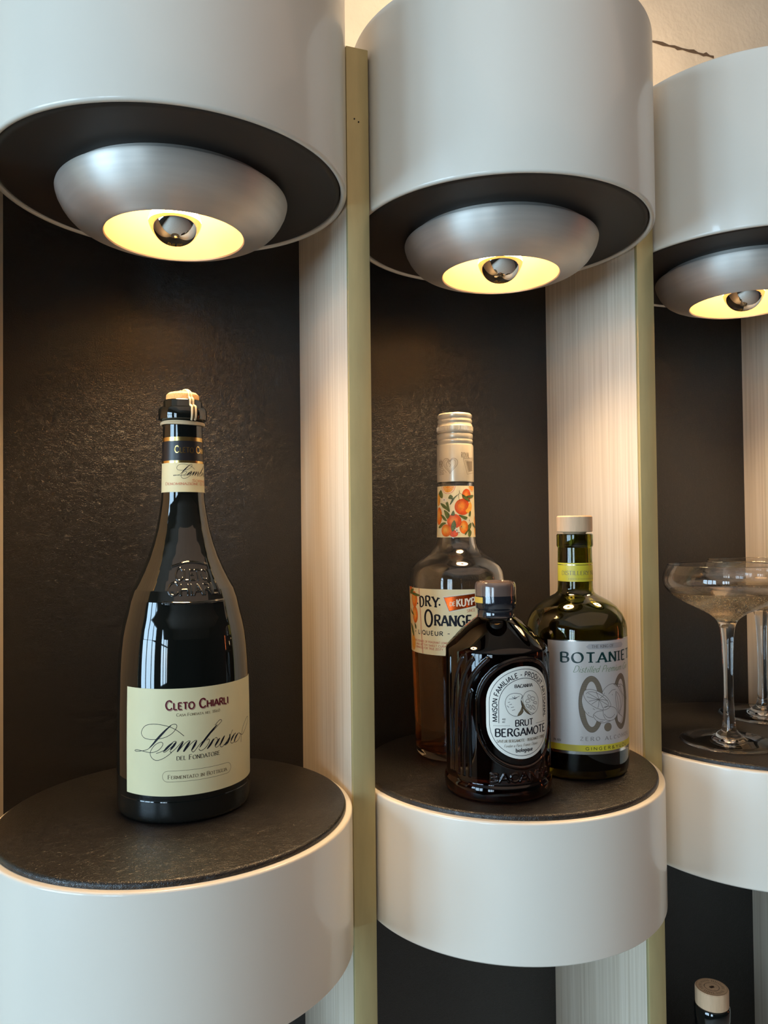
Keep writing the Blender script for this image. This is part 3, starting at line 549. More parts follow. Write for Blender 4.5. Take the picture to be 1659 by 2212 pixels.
def text_segs(txt, u0, u1, v, h, small=0):
    A = Art(); lay, tot = A.layout(txt, small); kx = (u1-u0)/tot; out = []
    for st, x, sc in lay:
        for q, sm in st:
            pp = [(u0+(x+p[0]*sc)*kx, v+p[1]*sc*h) for p in q]; out += list(zip(pp[:-1], pp[1:]))
    return out
def poly_segs(pts): return list(zip(pts[:-1], pts[1:]))
def uneven(lo, hi, fine0, fine1, fs, cs):
    a = list(np.arange(lo, fine0, cs)); b = list(np.arange(fine0, fine1, fs)); c = list(np.arange(fine1, hi, cs)); return a+b+c

# ---- sparkling red wine bottle
wine = empty('wine_bottle', W(.045, .07, ZP), 'tall dark wine bottle with cork, twine and cream label, alone on the leftmost shelf', 'bottle')
PW = [(40.5, 0), (42.6, .8), (43.6, 2.6), (44.0, 5), (44.0, 14.2), (43.7, 14.9), (44.0, 15.6), (44.0, 50), (43.8, 68), (43.4, 89), (42.9, 98.6), (42.3, 106.3), (41.3, 115.4), (39.9, 122.9), (38.0, 130.5), (36.2, 139), (33.9, 146), (30.5, 152.3), (27.1, 159.2), (23.5, 167.6), (20.4, 176.8), (17.7, 186.8), (16.2, 195.3), (15.1, 202.5), (14.6, 206), (14.3, 212), (13.9, 230), (13.4, 248), (13.2, 259.3), (14.6, 260.2), (16.1, 260.8), (16.3, 262.2), (16.3, 267.4), (15.7, 268.6), (13.4, 268.9), (13.1, 269.4), (13.1, 273.3), (12.6, 274.2), (11.2, 274.5)]
esegs = text_segs('Cleto', -9.8, 15.0, 152.6, 7.9, .8)+text_segs('Chiarli', -14.0, 21.8, 143.4, 7.9, .8)
b1 = poly_segs(spline([(-13, 161.5), (1, 164.2), (17.6, 162.3)], 8)); b2 = poly_segs(spline([(-15.7, 138.8), (3, 138.2), (22.5, 138.7)], 8))
def dw(UU, VV):
    D = seg_dist(UU, VV, [(np.array(a)*[44/30, 1] if False else a, b) for a, b in esegs]); D2 = seg_dist(UU, VV, b1+b2)
    return 0.55*np.clip(1-(D/0.62)**2, 0, 1)+0.7*np.clip(1-(D2/0.8)**2, 0, 1)
circ = 2*PI*34
vv = sorted(set([round(p[1], 2) for p in PW]+[round(x, 2) for x in np.arange(2, 136, 6)]+[round(x, 2) for x in np.arange(136, 166, .25)]+[round(x, 2) for x in np.arange(166, 260, 4)]))
# the relief is laid out at a 34 mm reference radius
grid_bottle('glass_body', PW, 'blackglass', wine, uneven(-circ/2, circ/2, -20, 28, .25, 2.2), vv, dw, 34.0, 0)
lathe('cork', [(0, 262), (10.9, 262), (11.1, 276.6), (10.8, 278.2), (9.2, 279.6), (5, 280.6), (0, 280.9)], 'cork', wine, seg=48)
sv, sf = [], []
def addt(pts, r):
    v, f = tube_data(pts, r); n = len(sv); sv.extend(v); sf.extend([tuple(i+n for i in q) for q in f])
def pol(r, adeg, z): a = math.radians(adeg); return (r*math.cos(a)*.001, r*math.sin(a)*.001, z*.001)
for o in (-4.5, 4.5):
    for back in (0, 180):
        A0 = -70+back+o*(1 if not back else -1)
        addt(spline([pol(1.5, A0, 281.5), pol(7, A0, 280.9), pol(11.0, A0, 278.3), pol(11.8, A0, 275.5), pol(13.6, A0, 273.6), pol(13.9, A0, 270), pol(16.2, A0, 268.9), pol(16.9, A0, 267), pol(16.9, A0, 262), pol(15.6, A0, 259.5)], 4), .00075)
for z, ph in ((258.6, 0), (257.4, 1), (258.0, 2.2)):
    addt([pol(14.0+.4*math.sin(ph), a, z+.35*math.sin(math.radians(2*a)+ph)) for a in range(0, 361, 8)], .0007)
fix_normals(link('twine', sv, sf, 'string', wine))
radw = prof_r(PW)
nl = Art()
nl.rect(-45, 45, 210.9, 230.6, 'cream', .10); nl.rect(-45, 45, 230.6, 232.2, 'gold', .12); nl.rect(-45, 45, 232.2, 245.5, 'black', .11); nl.rect(-45, 45, 245.5, 248.2, 'gold', .12)
nl.text('Cleto Chiarli', -7.1, 23, 237.5, 4.5, 'gold', .16, w=.18, con=.7, small=.76)
for st in strokes('lam_thin'): nl.ribbon(spline([(8.6+.43*a, 222+.43*(b-45.5)) for a, b in st], 5), .22, 'ink', .15)
for st in strokes('lam_thick'): nl.ribbon(spline([(8.6+.43*a, 222+.43*(b-45.5)) for a, b in st], 5), lambda i, d: .15+.55*math.sin(PI*i), 'ink', .16)
nl.text('Sorbara', 4.6, 19, 217.8, 1.8, 'red', w=.15, small=.8, serif=.16)
nl.text('Denominazione di Origine', -14.3, 26, 215.7, 1.8, 'red', w=.15, small=.8, serif=.16)
nl.build('neck_label', radw, 13.8, wine)
fl = Art()
fl.rect(-46.4, 62, 18.2, 85.3, 'cream', .10, nv=4)
fl.text('Cleto Chiarli', -15.9, 25.8, 71.7, 5.6, 'shade', .13, w=.2, con=.72, small=.74)
fl.text('Cleto Chiarli', -16.4, 25.3, 72.3, 5.6, 'maroon', .16, w=.2, con=.72, small=.74)
fl.text('Casa Fondata nel 1860', -9.6, 18.7, 68.0, 1.8, 'grey', w=.15, con=.5, small=.78, serif=.17)
fl.text('del Fondatore', -9.6, 18.3, 40.6, 3.0, 'ink', w=.14, con=.45, small=.8, serif=.17)
fl.text('Fermentato in Bottiglia', -15.0, 23.6, 29.0, 2.45, 'grey', w=.15, con=.5, small=.78, serif=.17)
pill = [(-14.6+3.4*math.cos(t)-.4, 30.6+3.4*math.sin(t)) for t in np.linspace(PI/2, 3*PI/2, 12)]+[(23.4+3.4*math.cos(t)+.4, 30.6+3.4*math.sin(t)) for t in np.linspace(-PI/2, PI/2, 12)]
fl.ribbon(pill+[pill[0]], .22, 'grey', .13)
for st in strokes('lam_thin'): fl.ribbon(spline(st, 6), .34, 'ink', .14)
for st in strokes('lam_thick'): fl.ribbon(spline(st, 6), lambda i, d: .3+1.05*math.sin(PI*i)**.8, 'ink', .16)
fl.build('front_label', radw, 44.0, wine)

# ---- dry orange liqueur bottle (clear glass, at the back of the middle shelf)
liq = empty('liqueur_bottle', W(1.965, .36, ZP), 'tall clear bottle of amber orange liqueur, at the back left of the middle shelf', 'bottle')
PO = [(0, 1.2), (27, 1.2), (31.5, 0), (33.6, .5), (35.0, 2.8), (35.5, 6), (35.6, 9.7), (35.9, 28), (36.5, 46), (37.9, 84), (39.0, 130), (39.2, 140), (39.0, 144), (38.2, 149), (36.0, 153.3), (31.6, 157.7), (26.3, 161.1), (21.2, 164.6), (18.0, 168.2), (16.4, 172.6), (15.9, 177), (15.3, 200), (15.0, 222), (13.4, 226), (13.2, 262)]
PI_ = [(9.8, 262), (10.2, 226), (11.8, 222), (12.2, 200), (12.7, 177), (13.4, 171), (15.8, 166), (20, 162.4), (25, 159), (30.2, 155.6), (34, 151.6), (35.8, 147), (36.4, 140), (36.2, 130), (35.1, 84), (33.7, 46), (33.0, 28), (32.6, 14), (31, 7.5), (26, 5), (0, 8)]
lathe('glass_body', PO+PI_, 'clear', liq, seg=128)
LV = 112.0
pin = [p for p in PI_ if p[1] <= LV]
il_ = [(0, LV), (34.6, LV), (35.85, LV+.5)]+[(p[0]+.12, p[1]-.1) for p in pin]
lathe('liqueur', [(0, LV), (35.2, LV)]+[(p[0]+.12, p[1]-.1) for p in pin[:-1]]+[(0, 7.9)], 'amber', liq, seg=128)
cp = [(0, 279.4), (13.2, 279.4), (14.3, 278.2), (14.4, 276.2), (13.8, 275.2), (13.9, 274.6), (14.4, 273.6), (14.4, 272.4), (13.9, 271.6), (13.9, 271.0), (14.4, 270.2), (14.5, 269.2), (14.7, 268.8)]
cp += [(14.9, 268.6), (14.9, 263.8), (14.6, 263.2), (13.3, 263.0), (13.3, 262.0)]
sc_ = lathe('screw_cap', cp, 'cap', liq, seg=96)
kv, kf = [], []
for k in range(72):
    a = 2*PI*k/72; v, f = tube_data([pol(14.92, math.degrees(a), 264.8), pol(14.92, math.degrees(a), 268.2)], .00028, 5); n = len(kv); kv += v; kf += [tuple(i+n for i in q) for q in f]
link('knurling', kv, kf, 'cap', sc_)
SL = [(13.3, 262.2), (14.6, 262.2), (14.8, 261.4), (14.8, 258.6), (14.4, 257.8), (14.8, 257), (14.8, 255.4), (14.2, 254.4), (14.2, 253.8), (14.9, 253.2), (15.2, 252), (15.3, 222.6), (15.05, 222.4)]
lathe('neck_sleeve', SL, 'cap', liq, seg=96)
sl = Art()
sl.text('ROYAL', -2, 6.2, 242, 4.2, 'capink', .03, w=.09, con=.9); sl.text('PER', -23, -18.4, 234.6, 4.8, 'capink', .03, w=.13, con=.9); sl.text('LEGS', -22.5, -17, 228.4, 3.6, 'capink', .03, w=.09, con=.9)
def heart(k): return [(-11.3+6.4*k*math.sin(t)**3, 236.3+k*.42*(13*math.cos(t)-5*math.cos(2*t)-2*math.cos(3*t)-math.cos(4*t))*1.05) for t in np.linspace(0, 2*PI, 40)]
sl.ribbon(heart(1), .4, 'capink', .03); sl.ribbon(heart(.78), .25, 'capink', .03); sl.ribbon(spline([(-13.5, 234.5), (-14.4, 237), (-12.8, 239.5), (-12.4, 237.5), (-11, 236.4), (-11.6, 234.4)], 5), .4, 'capink', .03)
sl.ribbon([(-23, 232.6), (-18.5, 234), (-14.5, 229.8)], .3, 'capink', .03); sl.ribbon([(-23, 240.6), (-18.6, 240.2)], .3, 'capink', .03)
for st in strokes('trap'): sl.ribbon(spline(st, 4) if len(st) > 3 else st, .32, 'capink', .03)
sl.fill([(2.6, 239), (10.5, 239.4), (10, 231.5), (5.2, 230.8)], 'capink', .025)
sl.build('sleeve_print', lambda v: 15.3, 15.3, liq)
no = Art(); C_ = math.pi*15.2
no.rect(-C_, C_-.01, 177, 219, 'paper', .08, du=1.0, nv=4)
def leafs(A, key, l):
    for st in strokes(key):
        A.fill(spline(st, 3, True), 'leaf', l, 2); A.ribbon(spline(st+[st[0]], 3), .22, 'leafdark', l+.02)
        c = np.mean(st, 0); A.ribbon([st[0], tuple(c), st[len(st)//2]], .2, 'leafdark', l+.03)
def fruit(A, u, v, a, b, m, l): A.ell(u, v, a+.25, b+.25, 'deeporange', l); A.ell(u, v, a, b, m, l+.01); [A.ell(u-.15*a, v+.1*b, q*a, q*b*.95, ('fruit_%s%d' % (m, k)), l+.012+.004*k) for k, q in enumerate((.82, .66, .48, .28))] if m != 'lightorange' else None
def half(A, u, v, r, l, up=-1):
    f = lambda q: [(u+q*math.cos(t), v+up*q*math.sin(t)) for t in np.linspace(0, PI, 20)]
    A.fill(f(r), 'orange', l); A.fill(f(r*.94), 'petal', l+.01); A.fill(f(r*.84), 'lightorange', l+.02)
    for t in np.linspace(.25, PI-.25, 7): A.ribbon([(u, v), (u+.8*r*math.cos(t), v+up*.8*r*math.sin(t))], .25, 'orange', l+.03)
fruit(no, 2.8, 211, 4.2, 5.2, 'deeporange', .10)
half(no, -13.4, 218.8, 6.3, .11); half(no, 9.2, 218.8, 4.6, .11)
fruit(no, -23.5, 194.5, 4.0, 7.0, 'orange', .10); fruit(no, -24.5, 208, 2.4, 4.8, 'lightorange', .10); fruit(no, 14, 186, 2.5, 8, 'lightorange', .10)
fruit(no, -1.2, 201.7, 6.4, 6.4, 'deeporange', .12); no.fill(spline([(1.2, 198.6), (3.4, 201), (6.0, 206), (8.6, 203), (7, 198.4), (3.6, 196.6)], 3, True), 'lightorange', .15)
fruit(no, -.4, 185.2, 3.6, 5.2, 'orange', .12); no.ell(-8.7, 180.0, 3.4, 2.8, 'deeporange', .12)
fruit(no, -15.0, 182.6, 4.4, 4.8, 'orange', .14); fruit(no, -8.3, 190.2, 5.6, 5.6, 'deeporange', .15)
fruit(no, 26, 200, 5, 6, 'orange', .12); fruit(no, 30, 186, 5, 5, 'deeporange', .12); fruit(no, -34, 190, 5, 6, 'orange', .12); fruit(no, -36, 208, 5, 6, 'orange', .12)
leafs(no, 'org_leaf', .20)
for st in strokes('org_stem'): no.ribbon(spline(st, 4), .25, 'leafdark', .24)
for st in strokes('org_fl'):
    no.fill(st, 'petal', .25, 1); c = np.mean(st, 0); no.ell(c[0], c[1], .5, .5, 'grey', .26, 8)
no.build('neck_label', prof_r(PO[8:]), 15.2, liq)
ol = Art()
ol.rect(-78, 78, 84.5, 136.6, 'paper', .10, nv=4)
for u0, u1, w_ in ((-51.2, -48.7, .5), (-50.2, -47.9, .22)): ol.ribbon([(u0, 136.5), (u1, 84.6)], w_, 'red', .13)
fruit(ol, -58.5, 127.3, 4.6, 6.2, 'orange', .13); fruit(ol, -58.0, 115.0, 4.2, 6.6, 'orange', .14); fruit(ol, -63, 92, 4.0, 6.0, 'lightorange', .13); fruit(ol, -66, 134, 4.0, 3.0, 'deeporange', .13)
leafs(ol, 'orgl_leaf', .17)
kw = dict(w=.215, con=.6, serif=.15)
def archy(ch, u0, u1, v, dv, rot):
    A = ol; A.text(ch, u0, u1, v, 8.0, 'ink', .16, **kw, slope=rot)
archy('D', -50.3, -45.4, 121.9, 0, .10); archy('R', -43.9, -38.9, 122.8, 0, 0); archy('Y', -36.9, -31.8, 122.6, 0, -.12)
ol.ell(-53.2, 124.3, .75, .8, 'ink', .16, 12); ol.ell(-31.0, 124.4, .8, .8, 'ink', .16, 12)
ol.ring(-41.2, 113.3, 4.4, 7.3, 2.5, 5.6, 'ink', .16)
ol.text('RANGE', -35.6, -5.8, 107.9, 8.3, 'ink', .16, **kw)
ol.text('LIQUEUR', -53.4, -28.7, 100.1, 3.2, 'ink', .16, w=.22, con=.85, track=.25)
ol.ribbon([(-24.9, 101.8), (-23.2, 101.8)], .5, 'ink', .16); ol.ribbon([(-58.6, 101.6), (-57, 101.6)], .5, 'ink', .16)
for tx, u0, u1, v in (('THE ESSENCE OF FRAGRANT LEMONS', -60, -22, 93.7), ('AND BITTER SWEET CURACAO', -57, -21, 91.0), ('ORANGES FOR TRUE ZESTY', -58, -28.9, 88.5)):
    ol.text(tx, u0, u1, v, 1.55, 'red', .16, w=.16, con=.8)
ol.fill([(-28.4, 131.1), (-23.9, 118.7), (8, 125.0), (10, 135.6)], 'petal', .13); ol.fill([(-27.6, 130.4), (-23.5, 119.4), (7.2, 125.6), (9, 134.8)], 'grey', .14)
ol.fill([(-27.2, 130.1), (-23.3, 119.8), (6.9, 125.8), (8.6, 134.4)], 'foil', .15)
ol.text('DE', -22.9, -18.8, 123.6, 3.0, 'petal', .18, w=.2, con=.8, slope=.1); ol.text('KUYPER', -17.7, 3.6, 123.2, 5.6, 'petal', .18, w=.21, con=.8, slope=.1)
ol.text('SINCE', -9.8, -3.0, 118.7, 2.2, 'red', .16, w=.11, con=.8, slope=.12)
ol.build('front_label', prof_r(PO[2:]), 38.2, liq)

# ---- brown syrup bottle with relief (front of the middle shelf)
syr = empty('syrup_bottle', W(1.851, -.41, ZP), 'stout dark brown ribbed bottle with oval white label, front of the middle shelf', 'bottle')
PB = [(33, 0), (36.2, 1.0), (37.4, 3), (37.7, 6), (37.7, 9.6), (37.2, 11.2), (36.6, 11.9), (36.3, 12.6), (36.4, 48), (36.1, 94), (36.1, 97.5), (36.0, 99.6), (35.3, 101.2), (33, 103.8), (23.6, 113.6), (16, 119.6), (13.6, 121.2), (13.0, 122.6), (13.0, 126.0), (13.2, 127.0), (13.2, 129)]
def stad(a, vt, bt, vb, bb, n=24):
    top = [(a*math.cos(t), vt+bt*math.sin(t)) for t in np.linspace(0, PI, n)]; bot = [(a*math.cos(t), vb+bb*math.sin(t)) for t in np.linspace(PI, 2*PI, n)]
    return top+bot
CU = 0.35
rd = [[(-57, 95), (-57.3, 17.5)], [(-43.6, 95.9), (-47, 90), (-50, 82), (-52, 70), (-53.1, 50), (-53.1, 17.9)], [(-34.7, 96.6), (-39, 90), (-43, 81.5), (-45.8, 70), (-47.4, 55), (-47.7, 17.2)], [(-24, 96.9), (-30, 91), (-36.1, 82.5), (-39.9, 72), (-42.2, 58), (-42.7, 17.2)], [(-36.3, 74), (-37.7, 62), (-38, 17.2)]]
rsegs = []
for q in rd:
    qq = spline(q, 6) if len(q) > 2 else q
    for sg in (1, -1): rsegs += poly_segs([((p[0]-CU)*sg+CU, p[1]) for p in qq])
ov = [(p[0]+CU, p[1]) for p in stad(31.8, 66, 30.6, 54, 30.2)]; rsegs += poly_segs(ov+[ov[0]])
ov2 = [(p[0]+CU, p[1]) for p in stad(29.6, 66, 28.0, 54, 27.6)]
eb = text_segs('BACANHA', -23.4, 24.5, 15.2, 5.2)
def db(UU, VV):
    D = seg_dist(UU, VV, rsegs); D2 = seg_dist(UU, VV, eb)
    return 1.0*np.clip(1-(D/1.25)**2, 0, 1)+0.75*np.clip(1-(D2/.8)**2, 0, 1)
vb_ = sorted(set([p[1] for p in PB]+[round(x, 2) for x in np.arange(13, 99, .55)]+[round(x, 2) for x in np.arange(14.5, 21.5, .3)]))
cb = 2*PI*36.4
grid_bottle('glass_body', PB, 'brown', syr, uneven(-cb/2, cb/2, -72, 60, .45, 1.4), vb_, db, 36.4, 1.5)
lathe('bottle_cap', [(13.75, 121.4), (13.15, 122.6), (13.15, 126.0), (13.4, 126.7), (13.9, 127.2), (14.4, 128.0), (14.6, 132.0), (14.55, 136.5)], 'dkwax', syr, seg=64)
lathe('cap_film', [(14.57, 136.5), (14.5, 138), (14.6, 142), (14.3, 144.6), (13.4, 146), (11.5, 146.4), (11.0, 145.6), (0, 145.6)], 'wax', syr, seg=64)
ts = Art(); ts.rect(-30, -16.7, 131.6, 135.7, 'tape', .2, du=.6); ts.build('seal_tape', lambda v: 14.6, 14.6, syr)
sb = Art()
sb.fill([(p[0]+CU, p[1]) for p in stad(25.9, 68, 23.5, 54, 24.2, 32)], 'white', .10, 8)
q = [(p[0]+CU, p[1]) for p in stad(23.7, 68, 21.6, 54, 22)]; sb.ribbon(q+[q[0]], .33, 'ink', .14)
q = [(.8+17.9*math.cos(t), 66.5+17.0*math.sin(t)) for t in np.linspace(0, PI, 30)]; sb.ribbon([(18.7, 56)]+q+[(-17.1, 54.3)], .38, 'ink', .14)
# lettering that runs up the left side, over the arch and down the right side
def arch_path(X, Y, xc, a=18.9, vt=66.6, v0=55.2):
    Ls = vt-v0; La = PI*a*.985; cu = .7
    def pt(s_):
        if s_ < Ls: return np.array([cu-a, v0+s_]), np.array([0., 1.])
        if s_ < Ls+La:
            t = PI-(s_-Ls)/La*PI; return np.array([cu+a*math.cos(t), vt+a*.95*math.sin(t)]), np.array([math.sin(t), -math.cos(t)])
        return np.array([cu+a, vt-(s_-Ls-La)]), np.array([0., -1.])
    c, d = pt(xc); nrm = np.array([-d[1], d[0]])
    return tuple(c+d*(X-xc)+nrm*Y)
Lt = 2*(66.6-55.2)+PI*18.9*.985
sb.text('MAISON FAMILIALE - PRODUIT ARTISANAL', 0, Lt+.4, 0, 3.1, 'ink', .14, w=.18, path=arch_path)
sb.text('BACANHA', -6.1, 7.8, 77.4, 2.1, 'ink', w=.24, con=.5, serif=.2)
for st in strokes('bac_line'): sb.ribbon(spline(st, 4), .26, 'ink', .15)
for st in strokes('bac_dark'): sb.fill(spline(st, 3, True), 'grey', .13, 2)
sb.text('400', -15.0, -12.7, 56.3, 1.15, 'ink', w=.14); sb.text('ml', -14.9, -13.1, 54.5, 1.5, 'ink', w=.13)
for k in range(12): sb.ell(-20.5+k*.94, 52.6, .24, .2, 'ink', .14, 6)
sb.ribbon([(10.6, 52.3), (21.1, 52.3)], .2, 'ink', .14)
sb.text('BRUT', -6.2, 7.7, 51.9, 4.0, 'ink', w=.205, con=.65, serif=.1); sb.text('BERGAMOTE', -19.8, 20.9, 45.4, 5.0, 'ink', w=.205, con=.65, serif=.1)
sb.text('SAVEUR BERGAMOTE - BERGAMOT SYRUP', -18.7, 19.6, 41.4, 1.8, 'grey', w=.16, con=.5, serif=.16)
sb.text('Fondee a Paris, France. Depuis', -14, 11.5, 38.2, 1.9, 'grey', w=.10, con=.6, slant=.35)
sb.text('biologique', -6, 6.9, 34.7, 2.6, 'ink', w=.19, con=.8)
sb.build('front_label', prof_r(PB), 36.4, syr)

# ---- olive-green alcohol-free gin bottle (right of the middle shelf)
gin = empty('gin_bottle', W(2.539, -.25, ZP), 'round-shouldered olive green bottle with wooden stopper and silver label, right on the middle shelf', 'bottle')
PG = [(0, 2), (30, 1.5), (33.6, 0), (35.6, .6), (37.2, 3.2), (37.8, 8), (37.8, 100), (37.8, 106), (37.6, 109), (36.7, 113), (34.3, 118.3), (30.2, 123.7), (24.3, 128.1), (18.4, 131.2), (15.4, 132.9), (13.7, 134.8), (13.3, 138), (13.2, 142.5), (13.1, 156.8), (12.9, 168.6), (13.5, 169.4), (13.8, 170.2), (13.8, 178.4), (13.2, 179.2)]
PGi = [(8.6, 179.2), (9.0, 168), (9.6, 140), (10.6, 135), (14, 130.4), (19, 127.8), (25, 123.6), (29.6, 119.4), (33.2, 112.8), (34.3, 106), (34.6, 98), (34.6, 10), (32, 6.5), (26, 6), (0, 9)]
lathe('glass_body', PG+PGi+[], 'green', gin, seg=128)
lv = 101.0
lathe('filling', [(0, lv), (34.7, lv)]+[(p[0]+.12, p[1]-.1) for p in PGi if p[1] < lv and p[0] > 0]+[(0, 8.9)], 'ginfill', gin, seg=96)
lathe('stopper', [(0, 172), (8.4, 172), (8.4, 179.6), (9.2, 180.4), (13.0, 180.6), (13.45, 181.2), (13.5, 192.2), (12.7, 193.2), (0, 193.3)], 'wood', gin, seg=64)
gb = Art(); gb.rect(-41, 41, 142.9, 157.1, 'lime', .08, du=.8); gb.rect(-41, 41, 155.4, 155.8, 'silver', .10, du=.8)
gb.text('DISTILLERY NIL', -19.5, 11.5, 148.0, 3.0, 'bronzeline', .12, w=.14, con=.5, serif=.14)
for k in range(22): gb.ribbon([(-13+1.2*k, 144.4), (-13+1.2*k, 145.5)], .3, 'bronzeline', .12)
gb.build('neck_label', prof_r(PG[2:]), 13.4, gin)
gl = Art()
gl.rect(-44.5, 75, 26.4, 101.4, 'satin', .10, nv=4); gl.rect(-44.5, 75, 101.4, 102.1, 'silver', .12); gl.rect(-44.5, 75, 21.8, 26.4, 'lime', .11); gl.rect(-44.5, 75, 19.7, 21.8, 'silver', .12)
gl.fill([(-16, 97.5), (-13.8, 99.4), (0, 99.4), (15.5, 99.4), (17.5, 97.5), (15.5, 95.6), (0, 95.6), (-13.8, 95.6)], 'band', .15, 4)
gl.text('THE KING OF', -12, 6.4, 96.6, 2.0, 'bronzeline', w=.17, con=.5, serif=.15)
gl.text('BOTANIETS', -34.6, 37.2, 86.0, 7.1, 'teal', w=.25, con=.4, serif=.17, track=.2)
gl.text('Distilled Premium Gin', -25.5, 24, 79.0, 4.6, 'sage', w=.11, con=.5, slant=.42)
for cu, a, b in ((-12.5, 9.1, 20.2), (13.7, 8.7, 20.2)):
    gl.ring(cu, 56, a, b, a*.56, b*.81, 'bronze', .12); gl.ring(cu, 56, a+.35, b+.3, a, b, 'bronzeline', .13)
    q = [(cu+.9+a*.7*math.cos(t), 56+b*.9*math.sin(t)) for t in np.linspace(0, 2*PI, 40)]
    for k in range(56):
        y = 36.4+k*.7; s1 = 1-((y-56)/b)**2; s2 = 1-((y-56)/(b*.81))**2
        if s1 > 0:
            o1 = a*math.sqrt(s1); o2 = a*.56*math.sqrt(s2) if s2 > 0 else 0
            for sg in (1, -1): gl.ribbon([(cu+sg*o2, y), (cu+sg*o1, y)], .16, 'bronzeline', .15)
gl.ell(0, 38.9, 2.95, 2.9, 'bronze', .12); gl.ring(0, 38.9, 3.2, 3.15, 2.95, 2.9, 'bronzeline', .13)
for st in strokes('bot_fill')[2:3]+strokes('bot_fill')[:2]+strokes('bot_fill')[3:]: gl.fill(spline(st, 2, True), 'satin', .21, 3)
for st in strokes('bot_line'): gl.ribbon(spline(st, 4), .3, 'bronzeline', .26)
gl.text('ZERO ALCOHOL', -21.1, 24.5, 29.8, 2.5, 'bronzeline', w=.15, con=.45, serif=.15, track=.42)
gl.text('GINGER&YUZU', -17.4, 20.6, 22.9, 2.1, 'ink', .15, w=.17, con=.9, track=.34)
gl.text('0% ABV', -40.8, -34.8, 28.0, 1.8, 'bronzeline', w=.13, con=.9)
gl.build('front_label', prof_r(PG[2:]), 37.8, gin)

# ---- stemmed glasses of sparkling drink
def coupe(x, y, label):
    r = empty('coupe_glass', W(x, y, ZP), label, 'glass', 'filled coupe glasses on the rightmost shelf')
    foot = [(0, .4), (20, .4), (36, 0), (39.4, 0), (40.1, .55), (39.6, 1.2), (30, 2.2), (20, 3.3), (13, 4.6), (10.6, 5.6), (9.6, 7.2), (7.2, 8.8), (6.2, 10)]
    stem = [(6.2, 10), (5.3, 14), (4.7, 20), (4.2, 31), (4.0, 40), (4.05, 60), (4.3, 72), (4.75, 84), (5.35, 91), (6.1, 97)]
    bowl = [(6.1, 97), (7.4, 100.7), (9.4, 104), (12.5, 106.8), (16.7, 109.6), (23, 112.8), (31, 116.6), (37.4, 120.1), (43.4, 124), (47.7, 128), (50.6, 132.6), (51.6, 137.2), (51.2, 141.4), (49.6, 146.6), (47.72, 150.3), (47.62, 150.6), (47.3, 150.85), (47.05, 150.6), (47.15, 150.25), (49.0, 146.5), (50.6, 141.4), (51.0, 137.2), (50.0, 132.8), (47.15, 128.5), (43.0, 124.65), (37.1, 120.9), (30.6, 117.4), (22.5, 113.7), (15.8, 110.4), (11, 107.6), (7, 105.0), (3.6, 103.2), (0, 102.7)]
    def sm(p, n=3): return [(max(0, a), b) for a, b in spline(p, n)]
    lathe('foot', foot, 'clear', r, seg=96, angle=60, orient=True); lathe('stem', sm(stem, 2), 'clear', r, seg=96, angle=60, orient=True); lathe('bowl', sm(bowl[:15], 3)+bowl[15:18]+sm(bowl[18:], 3), 'clear', r, seg=96, angle=80, orient=True)
    # one continuous shell: keep the open parts' normals pointing outward
    lq = [p for p in sm(bowl[18:], 3) if p[1] < 127.6]
    d = lathe('drink', [(0, 127.6), (45.6, 127.6), (46.3, 128.0)]+[(max(0, a+.1) if a > 0 else 0, b-.08) for a, b in lq[:-1]]+[(0, 102.62)], 'drink', r, seg=128)
    rin = prof_r(sorted(lq, key=lambda t: t[1]))
    V, F = [], []
    rs = random.Random(5)
    iv, if_ = lathe_data([(0, -1), (.71, -.71), (1, 0), (.71, .71), (0, 1)], 8)
    n_ = 0
    while n_ < 4200:
        z = 103.8+23.3*rs.random()**.7; mx = rin_at(lq, z)
        if mx < 1: continue
        rr = mx*(math.sqrt(rs.random()) if n_ % 2 else (1-.10*rs.random()))-.5
        if rr < 0: continue
        an = rs.random()*2*PI; s = .12+.32*rs.random()**2; c = (rr*math.cos(an), rr*math.sin(an), z)
        n = len(V); V += [tuple((c[i]+v[i]*s)*.001 for i in range(3)) for v in iv]; F += [tuple(i+n for i in q) for q in if_]; n_ += 1
    bb = fix_normals(link('bubbles', V, F, 'bubble', d)); bb['kind'] = 'stuff'
    return r
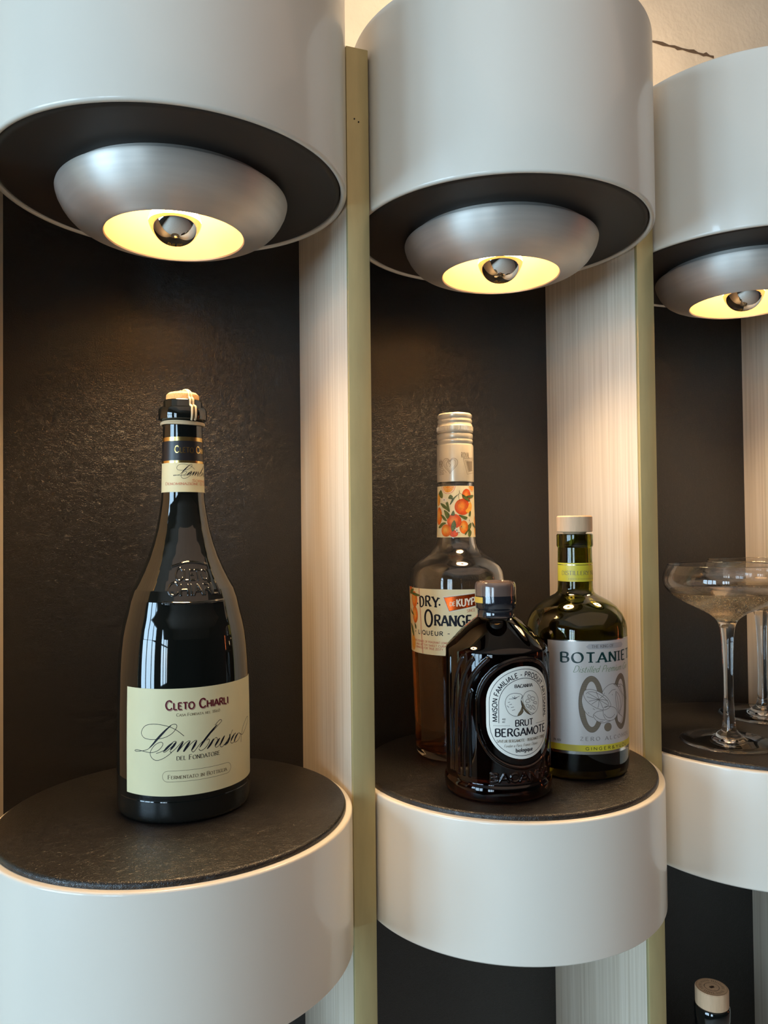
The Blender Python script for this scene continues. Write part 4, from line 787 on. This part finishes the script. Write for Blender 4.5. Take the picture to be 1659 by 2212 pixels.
def rin_at(lq, z):
    q = sorted(lq, key=lambda t: t[1]); return float(np.interp(z, [p[1] for p in q], [p[0] for p in q]))
c1 = coupe(3.89, -.18, 'filled coupe glass nearest the front on the rightmost shelf')
c2 = copy_tree(c1); c2.location = W(4.745, .32, ZP); c2.rotation_euler = (0, 0, 1.1)
c2['label'] = 'filled coupe glass standing behind the other, cut by the right edge'

# ---- bottle on the lower shelf, only its top in view
low = empty('stoppered_bottle', W(3.73, -.13, ZLOW), 'dark bottle with branded wooden stopper rising from the lower right corner', 'bottle')
PL = [(0, 2), (30, 1.5), (34, 0), (36.5, 1.5), (37.5, 5), (37.5, 100), (36.5, 112), (33, 120), (26, 127), (18, 131.6), (14.4, 135), (13.9, 140), (13.9, 166), (14.3, 168), (14.3, 177.5), (13.6, 178.6), (0, 178.6)]
lathe('glass_body', PL, 'blackglass', low, seg=96)
sp_ = lathe('stopper', [(0, 178.7), (12.6, 178.7), (13.4, 179.4), (13.5, 192.2), (12.8, 193.0), (0, 193.0)], 'wood', low, seg=64)
ca = Art(); ca.ring(0, 0, 6.1, 6.1, 5.7, 5.7, 'woodink', 0, 40); ca.ring(0, 0, 12.3, 12.3, 12.1, 12.1, 'woodink', 0, 48)
ca.fill([(-1.9, -1.6), (1.9, -1.6), (2.3, 1.0), (1.2, .3), (.9, 1.9), (0, .6), (-.9, 1.9), (-1.2, .3), (-2.3, 1.0)], 'woodink', 0, 1)
def ringp(X, Y, xc):
    t = PI-xc/9.0; c = np.array([8.2*math.cos(t), 8.2*math.sin(t)]); d = np.array([math.sin(t), -math.cos(t)]); n = np.array([math.cos(t), math.sin(t)])
    return tuple(c+d*(X-xc)+n*Y)
for k in range(40):
    t = 2*PI*k/40
    if k % 7 != 6: ca.ribbon([(8.0*math.cos(t), 8.0*math.sin(t)), (10.3*math.cos(t+.04), 10.3*math.sin(t+.04))], .35, 'woodink', 0)
o = link('brand_mark', [(a*.001, b*.001, .19306) for a, b, c in ca.V], ca.F, ca.mats, sp_, ca.Mi, smooth=False)
